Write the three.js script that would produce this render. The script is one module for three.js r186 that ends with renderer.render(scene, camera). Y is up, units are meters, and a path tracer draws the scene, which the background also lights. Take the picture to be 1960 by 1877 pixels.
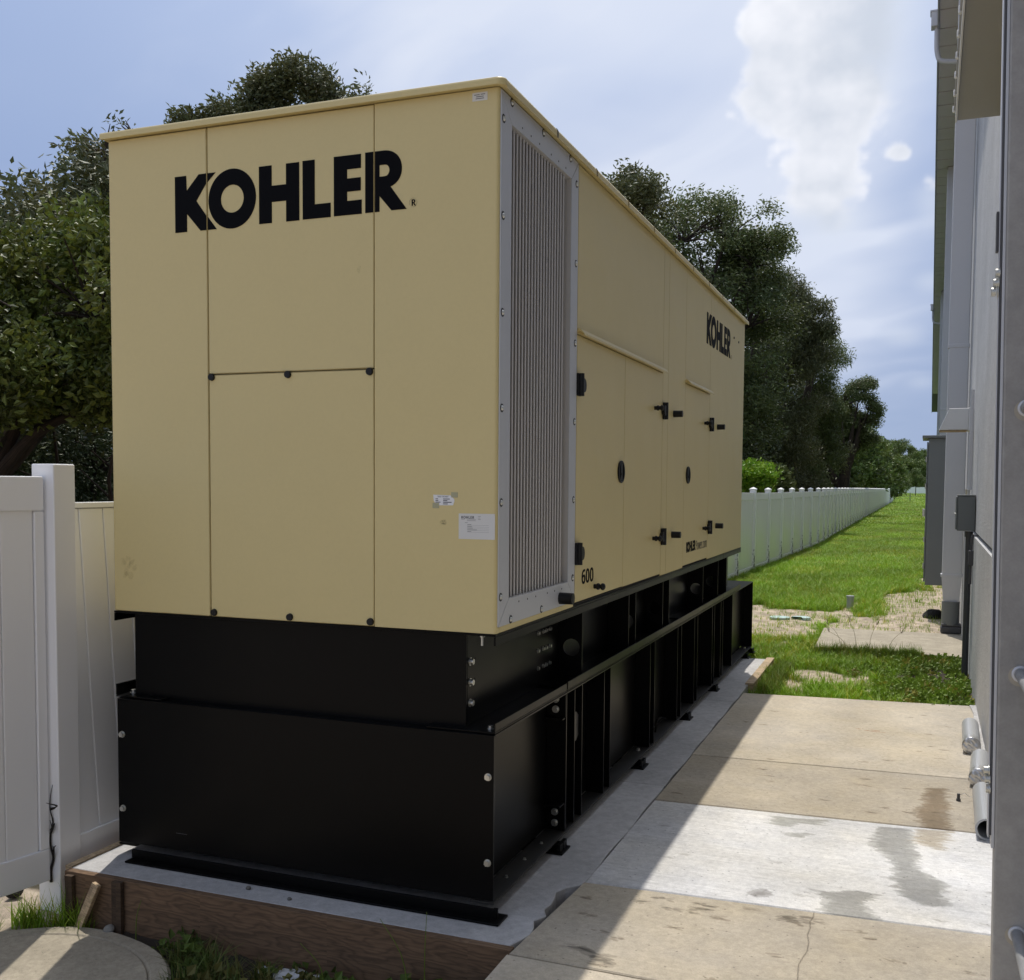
import * as THREE from 'three';
import { mergeGeometries } from 'three/addons/utils/BufferGeometryUtils.js';
import { RoundedBoxGeometry } from 'three/addons/geometries/RoundedBoxGeometry.js';
import { FontLoader } from 'three/addons/loaders/FontLoader.js';
import { TextGeometry } from 'three/addons/geometries/TextGeometry.js';

// ---------------------------------------------------------------- camera, sky, sun, exposure
const scene = new THREE.Scene();
const camera = new THREE.PerspectiveCamera(50.46, 1024 / 980, 0.05, 3000);
camera.position.set(1.492, 1.7, 3.717);
camera.rotation.set(-0.05647, 0.36677, 0.00728, 'YXZ');
camera.setViewOffset(1960, 1877, 0, -99.7, 1960, 1877);
scene.add(camera);

const SUN = new THREE.Vector3(-0.445, 3.21, -1.645).normalize();
const sun = new THREE.DirectionalLight(new THREE.Color(1, 0.945, 0.86), 2.35);
sun.name = 'sun';
sun.position.copy(SUN).multiplyScalar(60);
sun.target.position.set(0, 0, -8);
sun.castShadow = true;
sun.shadow.mapSize.set(4096, 4096);
Object.assign(sun.shadow.camera, { left: -30, right: 30, top: 40, bottom: -40, near: 1, far: 140 });
scene.add(sun, sun.target);

const renderer = new THREE.WebGLRenderer({ antialias: true });
renderer.toneMapping = THREE.LinearToneMapping;
renderer.toneMappingExposure = 1.36;
renderer.shadowMap.enabled = true;
renderer.setSize(1024, 980);

// ---------------------------------------------------------------- random numbers and noise
let seedState = 12345;
function reseed(s) { seedState = s >>> 0; }
function rnd() { seedState = (seedState + 0x6d2b79f5) | 0; let t = Math.imul(seedState ^ (seedState >>> 15), 1 | seedState); t = (t + Math.imul(t ^ (t >>> 7), 61 | t)) ^ t; return ((t ^ (t >>> 14)) >>> 0) / 4294967296; }
const rr = (a, b) => a + (b - a) * rnd();
const clamp = (x, a = 0, b = 1) => Math.min(b, Math.max(a, x)), mix = (a, b, t) => a + (b - a) * t;
const ss = (a, b, x) => { const t = clamp((x - a) / (b - a)); return t * t * (3 - 2 * t); };
function h3(x, y, z) { let n = Math.imul(x | 0, 374761393) ^ Math.imul(y | 0, 668265263) ^ Math.imul(z | 0, 1274126177); n = Math.imul(n ^ (n >>> 13), 1274126177); return ((n ^ (n >>> 16)) >>> 0) / 4294967296; }
const md = (a, p) => (p ? ((a % p) + p) % p : a);
function vn(x, y, z = 0, p = 0) {               // value noise, periodic in x and y with period p
  const xi = Math.floor(x), yi = Math.floor(y), zi = Math.floor(z); let u = x - xi, v = y - yi, w = z - zi;
  u = u * u * (3 - 2 * u); v = v * v * (3 - 2 * v); w = w * w * (3 - 2 * w);
  const x0 = md(xi, p), x1 = md(xi + 1, p), y0 = md(yi, p), y1 = md(yi + 1, p);
  const a = mix(mix(h3(x0, y0, zi), h3(x1, y0, zi), u), mix(h3(x0, y1, zi), h3(x1, y1, zi), u), v);
  if (w === 0) return a;
  return mix(a, mix(mix(h3(x0, y0, zi + 1), h3(x1, y0, zi + 1), u), mix(h3(x0, y1, zi + 1), h3(x1, y1, zi + 1), u), v), w);
}
function fbm(x, y, z, oct, p = 0) { let s = 0, a = 0.5, t = 0; for (let i = 0; i < oct; i++) { s += a * vn(x, y, z + i * 17, p); t += a; a *= 0.5; x *= 2; y *= 2; z *= 2; p *= 2; } return s / t; }

// ---------------------------------------------------------------- the sky: clear air, whiter towards the sun, thin cirrus, a tall cumulus and small ones
{
  const W = 3584, H = 1792, data = new Float32Array(W * H * 4);
  const D2R = Math.PI / 180;
  // cumulus banks: azimuth (degrees right of -z), elevation, half widths, weight
  const banks = [];
  const bank = (az, el, wa, we, k) => banks.push([az, el, wa, we, k]);
  bank(-4.4, 24.0, 4.2, 5.0, 1.25); bank(-4.8, 19.2, 3.6, 3.2, 0.95); bank(-4.7, 15.2, 3.0, 2.6, 0.78); bank(-5.0, 32, 6, 5, 1.2);
  bank(0.7, 14.2, 1.3, 2.0, 0.7); bank(-0.6, 7.6, 1.6, 0.8, 0.6); bank(-4.2, 13.2, 1.9, 1.0, 0.5); bank(0.6, 10.2, 1.2, 0.8, 0.6); bank(-1.0, 16.4, 0.7, 0.5, 0.6); bank(0.3, 5.3, 1.2, 0.6, 0.5);
  bank(-21, 20.2, 4.5, 2.6, 0.36);
  reseed(77);
  for (let i = 0; i < 95; i++) { const az = rr(12, 320), el = rr(4, 50), w = rr(2, 7); bank(az, el, w * 1.4, w * 0.7, rr(0.5, 1.1)); }  // unseen clouds around the rest of the sky, added for fill light
  for (let row = 0; row < H; row++) {
    const el = ((row + 0.5) / H - 0.5) * Math.PI, y = Math.sin(el), c = Math.cos(el), eld = el / D2R;
    const rowBanks = banks.filter((k) => ((eld - k[1]) / k[3]) ** 2 < 5);
    for (let col = 0; col < W; col++) {
      const o = (row * W + col) * 4;
      if (y < -0.02) { data[o] = 0.30; data[o + 1] = 0.32; data[o + 2] = 0.34; data[o + 3] = 1; continue; }
      const th = ((col + 0.5) / W - 0.5) * 2 * Math.PI, x = Math.cos(th) * c, z = Math.sin(th) * c;
      const cs = x * SUN.x + y * SUN.y + z * SUN.z, ang = Math.acos(clamp(cs, -1, 1)) / D2R;
      const azd = Math.atan2(x, -z) / D2R;
      const w0 = clamp(Math.exp(-(ang - 30) / 14)), low = Math.exp(-Math.max(eld, 0) / 13), halo = 3.4 * Math.exp(-ang / 12);  // halo: aureole above the view, strengthened to add fill light
      let r = mix(0.135, 0.27, w0), g = mix(0.215, 0.355, w0), b = mix(0.42, 0.54, w0);
      r = mix(r, 0.30, low * 0.75); g = mix(g, 0.36, low * 0.75); b = mix(b, 0.475, low * 0.75);
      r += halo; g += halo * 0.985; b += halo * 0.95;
      // thin cirrus veil, faintly streaked
      const px = x / (y + 0.16), pz = z / (y + 0.16);
      const w1 = fbm(px * 1.3 + 5, pz * 1.3 + 9, 0, 4), rot = px * 0.87 + pz * 0.5, cro = -px * 0.5 + pz * 0.87;
      const streak = fbm(rot * 1.6 + w1 * 2.6 + 3, cro * 5 + w1 * 3, 3, 6), veil = fbm(px * 1.1 + 31, pz * 1.1 + 12, 7, 5);
      const side = ss(-44, -26, azd) * (1 - ss(-5, 5, azd)) + 0.45 * ss(15, 70, Math.abs(azd + 20));
      const ci = clamp(ss(0.46, 0.85, streak) * 0.22 * (0.5 + side) + ss(0.25, 0.70, veil * 0.6 + streak * 0.15 + side * 0.22) * 0.98 * clamp(0.08 + side), 0, 1) * ss(0, 10, eld);
      r = mix(r, Math.max(r, 0.51) + halo * 0.15, ci); g = mix(g, Math.max(g, 0.555) + halo * 0.15, ci); b = mix(b, Math.max(b, 0.66) + halo * 0.15, ci);
      // cumulus: bright thin rims against the sun, blue-grey thick middles; made brighter on the unseen far side for fill light
      let m = 0, rel = 0;
      for (const k of rowBanks) { let da = azd - k[0]; if (da > 180) da -= 360; if (da < -180) da += 360; const d = (da * c / k[2]) ** 2 + ((eld - k[1]) / k[3]) ** 2; if (d < 5) { const e = k[4] * Math.exp(-d * 1.25); m += e; rel += e * (eld - k[1]) / k[3]; } }
      if (m > 0.04) {
        const q = 11, X = x * q + 3, Y = y * q * 1.2 + 7, Z = z * q + 1;
        const puff = (X, Y, Z) => { let s = 0, a = 0.5; for (let k = 0; k < 7; k++) { s += a * Math.abs(2 * vn(X, Y, Z + k * 17) - 1); a *= 0.55; X *= 2; Y *= 2; Z *= 2; } return s; };
        const body = (X, Y, Z) => fbm(X, Y, Z, 6) * 0.6 + puff(X * 1.4, Y * 1.4, Z * 1.4) * 0.45;
        const n = body(X, Y, Z), n3 = fbm(x * q * 0.8 + 33, y * q, z * q * 0.8, 4);
        const haze = ss(0.1, 0.9, m) * 0.55 * ss(0.3, 0.55, n3);
        r = mix(r, 0.53, haze); g = mix(g, 0.575, haze); b = mix(b, 0.66, haze);
        const den = Math.min(m, 1.0) + (n - 0.55) * 1.9 - 0.36;
        const a = ss(0, 0.20 + 0.5 * ss(0.40, 0.60, n3), den) * mix(0.95, 0.8, ss(0.4, 0.6, n3)), opp = ss(70, 115, ang);
        const nu = body(X + SUN.x * 0.2, Y + 0.26, Z + SUN.z * 0.2), edge = 1 - ss(0.0, 0.26, den);
        const lit = clamp(0.24 + (n - nu) * 1.5 + rel * 0.10 + (0.5 - n3) * 1.3 + 0.42 * edge * ss(0.62, 0.45, n3));
        const lum = mix(lit, 0.55 + 0.45 * lit, opp), wl = mix(0.80, 1.1, opp);
        r = mix(r, mix(0.45, wl * 0.97, lum), a); g = mix(g, mix(0.49, wl * 0.97, lum), a); b = mix(b, mix(0.56, wl * 1.01, lum), a);
      }
      const k = 1.0;
      data[o] = r * k; data[o + 1] = g * k; data[o + 2] = b * k; data[o + 3] = 1;
    }
  }
  const t = new THREE.DataTexture(data, W, H, THREE.RGBAFormat, THREE.FloatType);
  t.mapping = THREE.EquirectangularReflectionMapping; t.magFilter = t.minFilter = THREE.LinearFilter; t.needsUpdate = true;
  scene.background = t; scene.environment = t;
}

// ---------------------------------------------------------------- naming and building helpers
const used = new Map();
function numbered(name) { const n = used.get(name) ?? 0; used.set(name, n + 1); return n ? name + '_' + String(n).padStart(3, '0') : name; }
function tag(o, label, category, group, kind) { o.name = numbered(o.name); if (label) o.userData.label = label; if (category) o.userData.category = category; if (group) o.userData.group = group; if (kind) o.userData.kind = kind; scene.add(o); return o; }
function thing(name, label, category, pos = [0, 0, 0], rotY = 0, group) { const o = new THREE.Group(); o.name = name; o.position.set(...pos); o.rotation.y = rotY; return tag(o, label, category, group); }
function struct(o, name, label) { o.name = name; return tag(o, label, null, null, 'structure'); }
function metric(g) {                             // uv in metres by the dominant normal axis, not indexed
  const n0 = g.index ? g.toNonIndexed() : g; if (!n0.attributes.normal) n0.computeVertexNormals();
  const p = n0.attributes.position, n = n0.attributes.normal, uv = new Float32Array(p.count * 2);
  for (let i = 0; i < p.count; i++) {
    const ax = Math.abs(n.getX(i)), ay = Math.abs(n.getY(i)), az = Math.abs(n.getZ(i));
    if (ay >= ax && ay >= az) { uv[2 * i] = p.getX(i); uv[2 * i + 1] = -p.getZ(i); }
    else if (ax >= az) { uv[2 * i] = p.getZ(i); uv[2 * i + 1] = p.getY(i); }
    else { uv[2 * i] = p.getX(i); uv[2 * i + 1] = p.getY(i); }
  }
  n0.setAttribute('uv', new THREE.BufferAttribute(uv, 2)); return n0;
}
function clean(g) { const o = g.index ? g.toNonIndexed() : g; for (const k of Object.keys(o.attributes)) if (!['position', 'normal', 'uv'].includes(k)) o.deleteAttribute(k); if (!o.attributes.normal) o.computeVertexNormals(); if (!o.attributes.uv) o.setAttribute('uv', new THREE.BufferAttribute(new Float32Array(o.attributes.position.count * 2), 2)); return o; }
const join = (gs) => (gs.length === 1 ? clean(gs[0]) : mergeGeometries(gs.map(clean)));
function part(name, gs, mat, parent, keepUv) { const g = join([].concat(gs)); const m = new THREE.Mesh(keepUv ? g : metric(g), mat); m.name = name; m.castShadow = m.receiveShadow = true; if (parent) parent.add(m); return m; }
function bx(x0, x1, y0, y1, z0, z1, r = 0.0015) {
  const w = x1 - x0, h = y1 - y0, d = z1 - z0; r = Math.min(r, w * 0.45, h * 0.45, d * 0.45);
  const g = r > 0 ? new RoundedBoxGeometry(w, h, d, 1, r) : new THREE.BoxGeometry(w, h, d);
  return g.translate((x0 + x1) / 2, (y0 + y1) / 2, (z0 + z1) / 2);
}
function cyl(axis, c, r, len, seg = 16, r2 = r) { const g = new THREE.CylinderGeometry(r2, r, len, seg); if (axis === 'x') g.rotateZ(-Math.PI / 2); if (axis === 'z') g.rotateX(Math.PI / 2); return g.translate(...c); }
function poly(pts, depth, axis = 'z', bevel = 0, holes = []) {  // outline in a plane, extruded along +z / +x / +y
  const s = new THREE.Shape(pts.map((p) => new THREE.Vector2(p[0], p[1]))); for (const h of holes) s.holes.push(h);
  const g = new THREE.ExtrudeGeometry(s, { depth, bevelEnabled: bevel > 0, bevelThickness: bevel, bevelSize: bevel, bevelOffset: -bevel, bevelSegments: 1, curveSegments: 20 });
  if (axis === 'x') g.applyMatrix4(new THREE.Matrix4().set(0, 0, 1, 0, 0, 1, 0, 0, -1, 0, 0, 0, 0, 0, 0, 1));   // plane (u,v) = (-z, y)
  if (axis === 'y') g.applyMatrix4(new THREE.Matrix4().set(1, 0, 0, 0, 0, 0, 1, 0, 0, -1, 0, 0, 0, 0, 0, 1));   // plane (u,v) = (x, -z)
  return g;
}
const hole = (x, y, r) => { const p = new THREE.Path(); p.absarc(x, y, r, 0, Math.PI * 2, true); return p; };
function tube(pts, r, seg = 8, n) { const c = new THREE.CatmullRomCurve3(pts.map((p) => new THREE.Vector3(...p)), false, 'catmullrom', 0.3); return new THREE.TubeGeometry(c, n ?? pts.length * 6, r, seg, false); }
function limb(pts, r0, r1, seg = 7, n = 10) {     // tapered tube
  const c = new THREE.CatmullRomCurve3(pts.map((p) => new THREE.Vector3(...p))), f = c.computeFrenetFrames(n), pos = [], idx = [], P = new THREE.Vector3();
  for (let i = 0; i <= n; i++) { c.getPointAt(i / n, P); const r = mix(r0, r1, i / n); for (let j = 0; j <= seg; j++) { const a = (j / seg) * Math.PI * 2, ca = Math.cos(a) * r, sa = Math.sin(a) * r, N = f.normals[i], B = f.binormals[i]; pos.push(P.x + N.x * ca + B.x * sa, P.y + N.y * ca + B.y * sa, P.z + N.z * ca + B.z * sa); } }
  for (let i = 0; i < n; i++) for (let j = 0; j < seg; j++) { const a = i * (seg + 1) + j, b = a + seg + 1; idx.push(a, b, a + 1, b, b + 1, a + 1); }
  const g = new THREE.BufferGeometry(); g.setAttribute('position', new THREE.Float32BufferAttribute(pos, 3)); g.setIndex(idx); g.computeVertexNormals(); return g;
}
// ---------------------------------------------------------------- textures
function tex(size, fn, srgb = true, repeat = 1) {   // fn(u, v) -> [r, g, b] 0..1 (as seen, sRGB) over one tile of `repeat` metres
  const d = new Uint8Array(size * size * 4);
  for (let j = 0; j < size; j++) for (let i = 0; i < size; i++) { const c = fn(i / size, j / size), o = (j * size + i) * 4; for (let k = 0; k < 3; k++) d[o + k] = clamp(c[k] ?? c[0]) * 255; d[o + 3] = 255; }
  const t = new THREE.DataTexture(d, size, size, THREE.RGBAFormat); t.wrapS = t.wrapT = THREE.RepeatWrapping; t.magFilter = THREE.LinearFilter; t.minFilter = THREE.LinearMipmapLinearFilter; t.generateMipmaps = true;
  if (srgb) t.colorSpace = THREE.SRGBColorSpace; t.repeat.set(1 / repeat, 1 / repeat); t.needsUpdate = true; return t;
}
function canvasTex(w, h, draw) { const c = document.createElement('canvas'); c.width = w; c.height = h; const x = c.getContext('2d'); draw(x, w, h); const t = new THREE.CanvasTexture(c); t.colorSpace = THREE.SRGBColorSpace; t.magFilter = THREE.LinearFilter; return t; }
const grainT = tex(512, (u, v) => { const a = fbm(u * 8, v * 8, 1, 5, 8), b = h3(u * 512, v * 512, 5), c = fbm(u * 64, v * 64, 2, 2, 64); const sp = h3(u * 256, v * 256, 9) > 0.985 ? -0.13 : 0; return [0.86 + (a - 0.5) * 0.16 + (b - 0.5) * 0.09 + (c - 0.5) * 0.12 + sp]; }, true, 0.9);
const patchT = tex(512, (u, v) => { const a = fbm(u * 4, v * 4, 11, 6, 4), b = h3(u * 512, v * 512, 15), c = fbm(u * 90, v * 90, 12, 2, 90); return [0.88 + (a - 0.5) * 0.22 + (b - 0.5) * 0.07 + (c - 0.5) * 0.12]; }, true, 2.3);
const bumpT = tex(512, (u, v) => [fbm(u * 32, v * 32, 21, 4, 32) * 0.7 + h3(u * 512, v * 512, 3) * 0.3], false, 0.5);
const stuccoT = tex(512, (u, v) => [fbm(u * 48, v * 48, 31, 4, 48)], false, 0.6);
const peelT = tex(256, (u, v) => [fbm(u * 4, v * 4, 41, 3, 4)], false, 1.7);
const wallT = tex(512, (u, v) => { const a = fbm(u * 4, v * 4, 51, 5, 4), c = fbm(u * 70, v * 70, 52, 2, 70), d = fbm(u * 24, v * 2, 53, 3, 0); return [0.9 + (a - 0.5) * 0.12 + (c - 0.5) * 0.10 + (h3(u * 512, v * 512, 6) - 0.5) * 0.04]; }, true, 2.2);
const paintT = tex(512, (u, v) => { const a = fbm(u * 5, v * 5, 61, 5, 5), c = fbm(u * 120, v * 120, 62, 1, 120); return [0.98 + (a - 0.5) * 0.012 + (c - 0.5) * 0.008]; }, true, 1.3);
const woodT = tex(512, (u, v) => { const w = fbm(u * 3, v * 10, 71, 4, 0), s = Math.abs(Math.sin((v * 9 + w * 2.6 + fbm(u * 2, v * 3, 72, 2) * 2) * 6.283)); const f = fbm(u * 6, v * 160, 73, 2, 0); const k = 0.78 + (s - 0.6) * 0.16 + (f - 0.5) * 0.22 + (w - 0.5) * 0.2; return [k, k * 0.95, k * 0.88]; }, true, 0.6);
const barkT = tex(256, (u, v) => { const a = fbm(u * 24, v * 6, 81, 4, 0), k = 0.3 + a * 0.6; return [k, k * 0.92, k * 0.84]; }, true, 0.8);
const soilT = tex(512, (u, v) => { const a = fbm(u * 10, v * 10, 91, 6, 10), b = h3(u * 512, v * 512, 8), k = 0.80 + (a - 0.5) * 0.36 + (b - 0.5) * 0.22; return [k, k * 0.985, k * 0.96]; }, true, 0.8);
// ---------------------------------------------------------------- materials
const std = (o) => new THREE.MeshStandardMaterial(o), phys = (o) => new THREE.MeshPhysicalMaterial(o), rgb = (r, g, b) => new THREE.Color().setRGB(r, g, b);
const M = {
  cream: phys({ color: rgb(0.71, 0.585, 0.275), map: paintT, specularIntensity: 0.9, roughness: 0.38, bumpMap: peelT, bumpScale: 0.006 }),
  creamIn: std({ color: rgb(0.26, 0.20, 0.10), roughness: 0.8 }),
  black: phys({ color: rgb(0.0035, 0.0035, 0.0035), specularIntensity: 0.25, roughness: 0.3, bumpMap: peelT, bumpScale: 0.005 }),
  blackRub: phys({ color: rgb(0.008, 0.008, 0.0085), specularIntensity: 0.6, roughness: 0.45 }),
  ink: phys({ color: rgb(0.004, 0.004, 0.005), specularIntensity: 0.12, roughness: 0.6 }),
  galv: std({ color: rgb(0.62, 0.63, 0.65), metalness: 0.35, roughness: 0.48, map: paintT }),
  slat: std({ color: rgb(0.58, 0.56, 0.53), metalness: 0.35, roughness: 0.5 }),
  zinc: std({ color: rgb(0.62, 0.62, 0.58), metalness: 0.9, roughness: 0.32 }),
  dark: std({ color: rgb(0.01, 0.01, 0.01), roughness: 0.9 }),
  vinylPanel: std({ color: rgb(0.82, 0.83, 0.80), roughness: 0.25 }),
  vinyl: std({ color: rgb(0.90, 0.895, 0.885), roughness: 0.3, bumpMap: peelT, bumpScale: 0.003 }),
  pad: std({ color: rgb(0.60, 0.59, 0.58), map: patchT, roughness: 0.9, bumpMap: bumpT, bumpScale: 0.002 }),
  tan: std({ color: rgb(0.50, 0.44, 0.335), map: grainT, roughness: 0.92, bumpMap: bumpT, bumpScale: 0.002 }),
  pine: std({ color: rgb(0.72, 0.60, 0.44), map: woodT, roughness: 0.8 }),
  wood: std({ color: rgb(0.24, 0.165, 0.11), map: woodT, roughness: 0.85 }),
  woodDark: std({ color: rgb(0.10, 0.07, 0.048), map: woodT, roughness: 0.85 }),
  stucco: std({ color: rgb(0.64, 0.64, 0.655), map: wallT, roughness: 0.9, bumpMap: stuccoT, bumpScale: 0.004 }),
  stuccoLow: std({ color: rgb(0.62, 0.62, 0.62), map: wallT, roughness: 0.9, bumpMap: stuccoT, bumpScale: 0.004 }),
  greyMetal: std({ color: rgb(0.42, 0.43, 0.46), roughness: 0.45, map: paintT }),
  spout: std({ color: rgb(0.64, 0.64, 0.66), roughness: 0.45, map: paintT }),
  cabinet: std({ color: rgb(0.17, 0.185, 0.185), roughness: 0.45, map: paintT }),
  darkGrey: std({ color: rgb(0.075, 0.075, 0.08), roughness: 0.6 }),
  tanMetal: std({ color: rgb(0.36, 0.345, 0.315), roughness: 0.6, map: paintT }),
  soffit: std({ color: rgb(0.74, 0.68, 0.69), roughness: 0.6, map: paintT }),
  white: std({ color: rgb(0.72, 0.72, 0.72), roughness: 0.5 }),
  jamb: std({ color: rgb(0.42, 0.405, 0.38), roughness: 0.5, map: wallT }),
  pvc: std({ color: rgb(0.40, 0.41, 0.42), roughness: 0.35, metalness: 0.2 }),
  foil: std({ color: rgb(0.62, 0.62, 0.62), metalness: 0.8, roughness: 0.35 }),
  bark: std({ color: rgb(0.11, 0.085, 0.065), map: barkT, roughness: 0.95 }),
  paper: std({ color: rgb(0.7, 0.7, 0.68), roughness: 0.6 }),
};
// ---------------------------------------------------------------- ground: one sheet to the horizon
const FENCE = [[-2.06, 0.2], [-1.52, -17.75], [-1.1, -29], [-1.1, -36], [-0.7, -129]];
function fenceX(z) { for (let i = 0; i < FENCE.length - 1; i++) { const [xa, za] = FENCE[i], [xb, zb] = FENCE[i + 1]; if (z <= za && z >= zb) return mix(xa, xb, (z - za) / (zb - za)); } return z > 0 ? -2.06 : -0.7; }
const wallX = (z) => 2.0 - 0.0149 * (z + 4.5);
function groundY(x, z) {
  let y = mix(-0.065, -0.235, ss(-1.3, -0.1, z));
  if (z < -12) y = mix(-0.065, -0.11, ss(-12, -20, z)) - 0.2 * ss(-20, -125, z);
  const near = 1 - ss(-14, -22, z), front = ss(-0.2, 0.2, z);
  y += (fbm(x * 2.2, z * 2.2, 3, 3) - 0.5) * 0.035 * near + (fbm(x * 9, z * 9, 5, 3) - 0.5) * (0.018 + 0.05 * front) * near;
  if (z > 0.2) y -= 0.05 * (1 - ss(0.60, 0.70, Math.hypot(x + 1.62, z - 0.94)));
  return y;
}
function sandAmount(x, z) {                      // bare pale sand between the slab and the lawn, and along the wall
  const n = fbm(x * 1.3, z * 0.9, 9, 4) - 0.5, n2 = fbm(x * 5, z * 3, 19, 3) - 0.5;
  const left = ss(-8.3, -8.8, z) * (1 - ss(-11.0, -11.9, z)) * (1 - ss(0.2, 0.7, x)) * 0.95;
  const right = ss(-8.9, -9.3, z) * (1 - ss(-13.0 - (x - 0.5) * 1.2, -14.6 - (x - 0.5) * 1.8, z)) * ss(0.35, 0.8, x);
  const spot = 0.75 * Math.exp(-(((x - 0.62) / 0.42) ** 2 + ((z + 6.2) / 0.45) ** 2));
  const wall = 0.8 * ss(1.35, 1.85, x) * ss(-13, -14, z) * (1 - ss(-17, -22, z));
  const clump = 0.9 * Math.exp(-(((x - 0.95) / 0.28) ** 2 + ((z + 12.3) / 2.2) ** 2));
  return clamp(Math.max(left, right - clump, spot, wall) + n * 1.1 + n2 * 1.3 + 0.02);
}
{
  const axis = (fine0, fine1, step, far0, far1) => { const a = []; for (let v = fine0; v <= fine1 + 1e-6; v += step) a.push(v); let s = step, v = fine1; while (v < far1) { s *= 1.25; v += s; a.push(Math.min(v, far1)); } s = step; v = fine0; while (v > far0) { s *= 1.25; v -= s; a.unshift(Math.max(v, far0)); } return a; };
  const xs = axis(-3, 2.4, 0.035, -500, 500), zs = axis(-17, 1.6, 0.04, -900, 80), pos = [], col = [], uv = [], idx = [];
  for (const z of zs) for (const x of xs) {
    pos.push(x, groundY(x, z), z); uv.push(x, -z);
    const s = ss(0.35, 0.62, sandAmount(x, z)) * (z < -5 ? 1 : 0), n = fbm(x * 3, z * 3, 41, 3), d = fbm(x * 7, z * 7, 43, 3);
    let c = [mix(0.10, 0.17, n), mix(0.15, 0.22, n), 0.035];                                  // turf floor
    const sand = [mix(0.50, 0.80, d), mix(0.42, 0.68, d), mix(0.33, 0.54, d)];
    const soil = [mix(0.02, 0.105, d), mix(0.016, 0.078, d), mix(0.012, 0.055, d)];
    const weed = ss(1.15, 1.6, x + (n - 0.5) * 0.5) * ss(-7.9, -7.2, z) * (z < -4.6 ? 1 : 0);
    c = c.map((v, i) => mix(v, sand[i], s)); c = c.map((v, i) => mix(v, soil[i], weed));
    const front = ss(-3.2, -2.2, z);
    if (front > 0) { const l = ss(-1.75, -2.1, x + (n - 0.5) * 0.3); const f = soil.map((v, i) => mix(v * 1.15, sand[i] * 0.85, Math.max(l, ss(1.05, 1.45, z + (n - 0.5) * 0.5)))); c = c.map((v, i) => mix(v, f[i], front)); }
    if (x < fenceX(z) - 0.1 && z < 0) c = [0.045, 0.05, 0.022].map((v, i) => mix(v, soil[i], 0.5));
    if (z < -45) c = [mix(0.15, 0.21, n), mix(0.26, 0.34, n), 0.03];
    col.push(...c);
  }
  const W = xs.length;
  for (let j = 0; j < zs.length - 1; j++) for (let i = 0; i < W - 1; i++) { const a = j * W + i; idx.push(a, a + W, a + 1, a + 1, a + W, a + W + 1); }
  const g = new THREE.BufferGeometry(); g.setAttribute('position', new THREE.Float32BufferAttribute(pos, 3)); g.setAttribute('color', new THREE.Float32BufferAttribute(col, 3)); g.setAttribute('uv', new THREE.Float32BufferAttribute(uv, 2)); g.setIndex(idx); g.computeVertexNormals();
  const m = new THREE.Mesh(g, std({ vertexColors: true, map: soilT, roughness: 0.97, bumpMap: bumpT, bumpScale: 0.003 })); m.receiveShadow = true;
  struct(m, 'ground', 'grass strip, pale sand and bare soil around the concrete');
}
// ---------------------------------------------------------------- concrete pad, walkway slabs, rear slab, round slab
{
  const pad = new THREE.Group(); struct(pad, 'concrete_pad', 'pale concrete pad under the generator');
  const edgeJ = (z) => 0.004 * Math.sin(z * 9) + 0.006 * (fbm(z * 6, 1, 2, 3) - 0.5);
  const slab = (z0, z1) => { const p = []; for (let z = z0; z > z1 + 1e-6; z -= 0.06) { const rag = ss(-0.5, -0.3, z) * (0.05 - 0.12 * (fbm(z * 11, 4, 0, 3) - 0.35)); p.push([0.231 - Math.max(0, rag) + edgeJ(z) - (z > -0.4 ? 0.03 * ss(-0.4, 0.24, z) : 0), -z]); } p.push([0.228, -z1], [-1.91, -z1], [-1.91, -z0]); return poly(p, 0.26, 'y', 0.003).translate(0, -0.263, 0); };
  part('slab', slab(0.225, -1.995), M.pad, pad); part('slab', slab(-2.0, -4.45), M.pad, pad); part('slab', slab(-4.455, -6.6), M.pad, pad);
}
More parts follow.
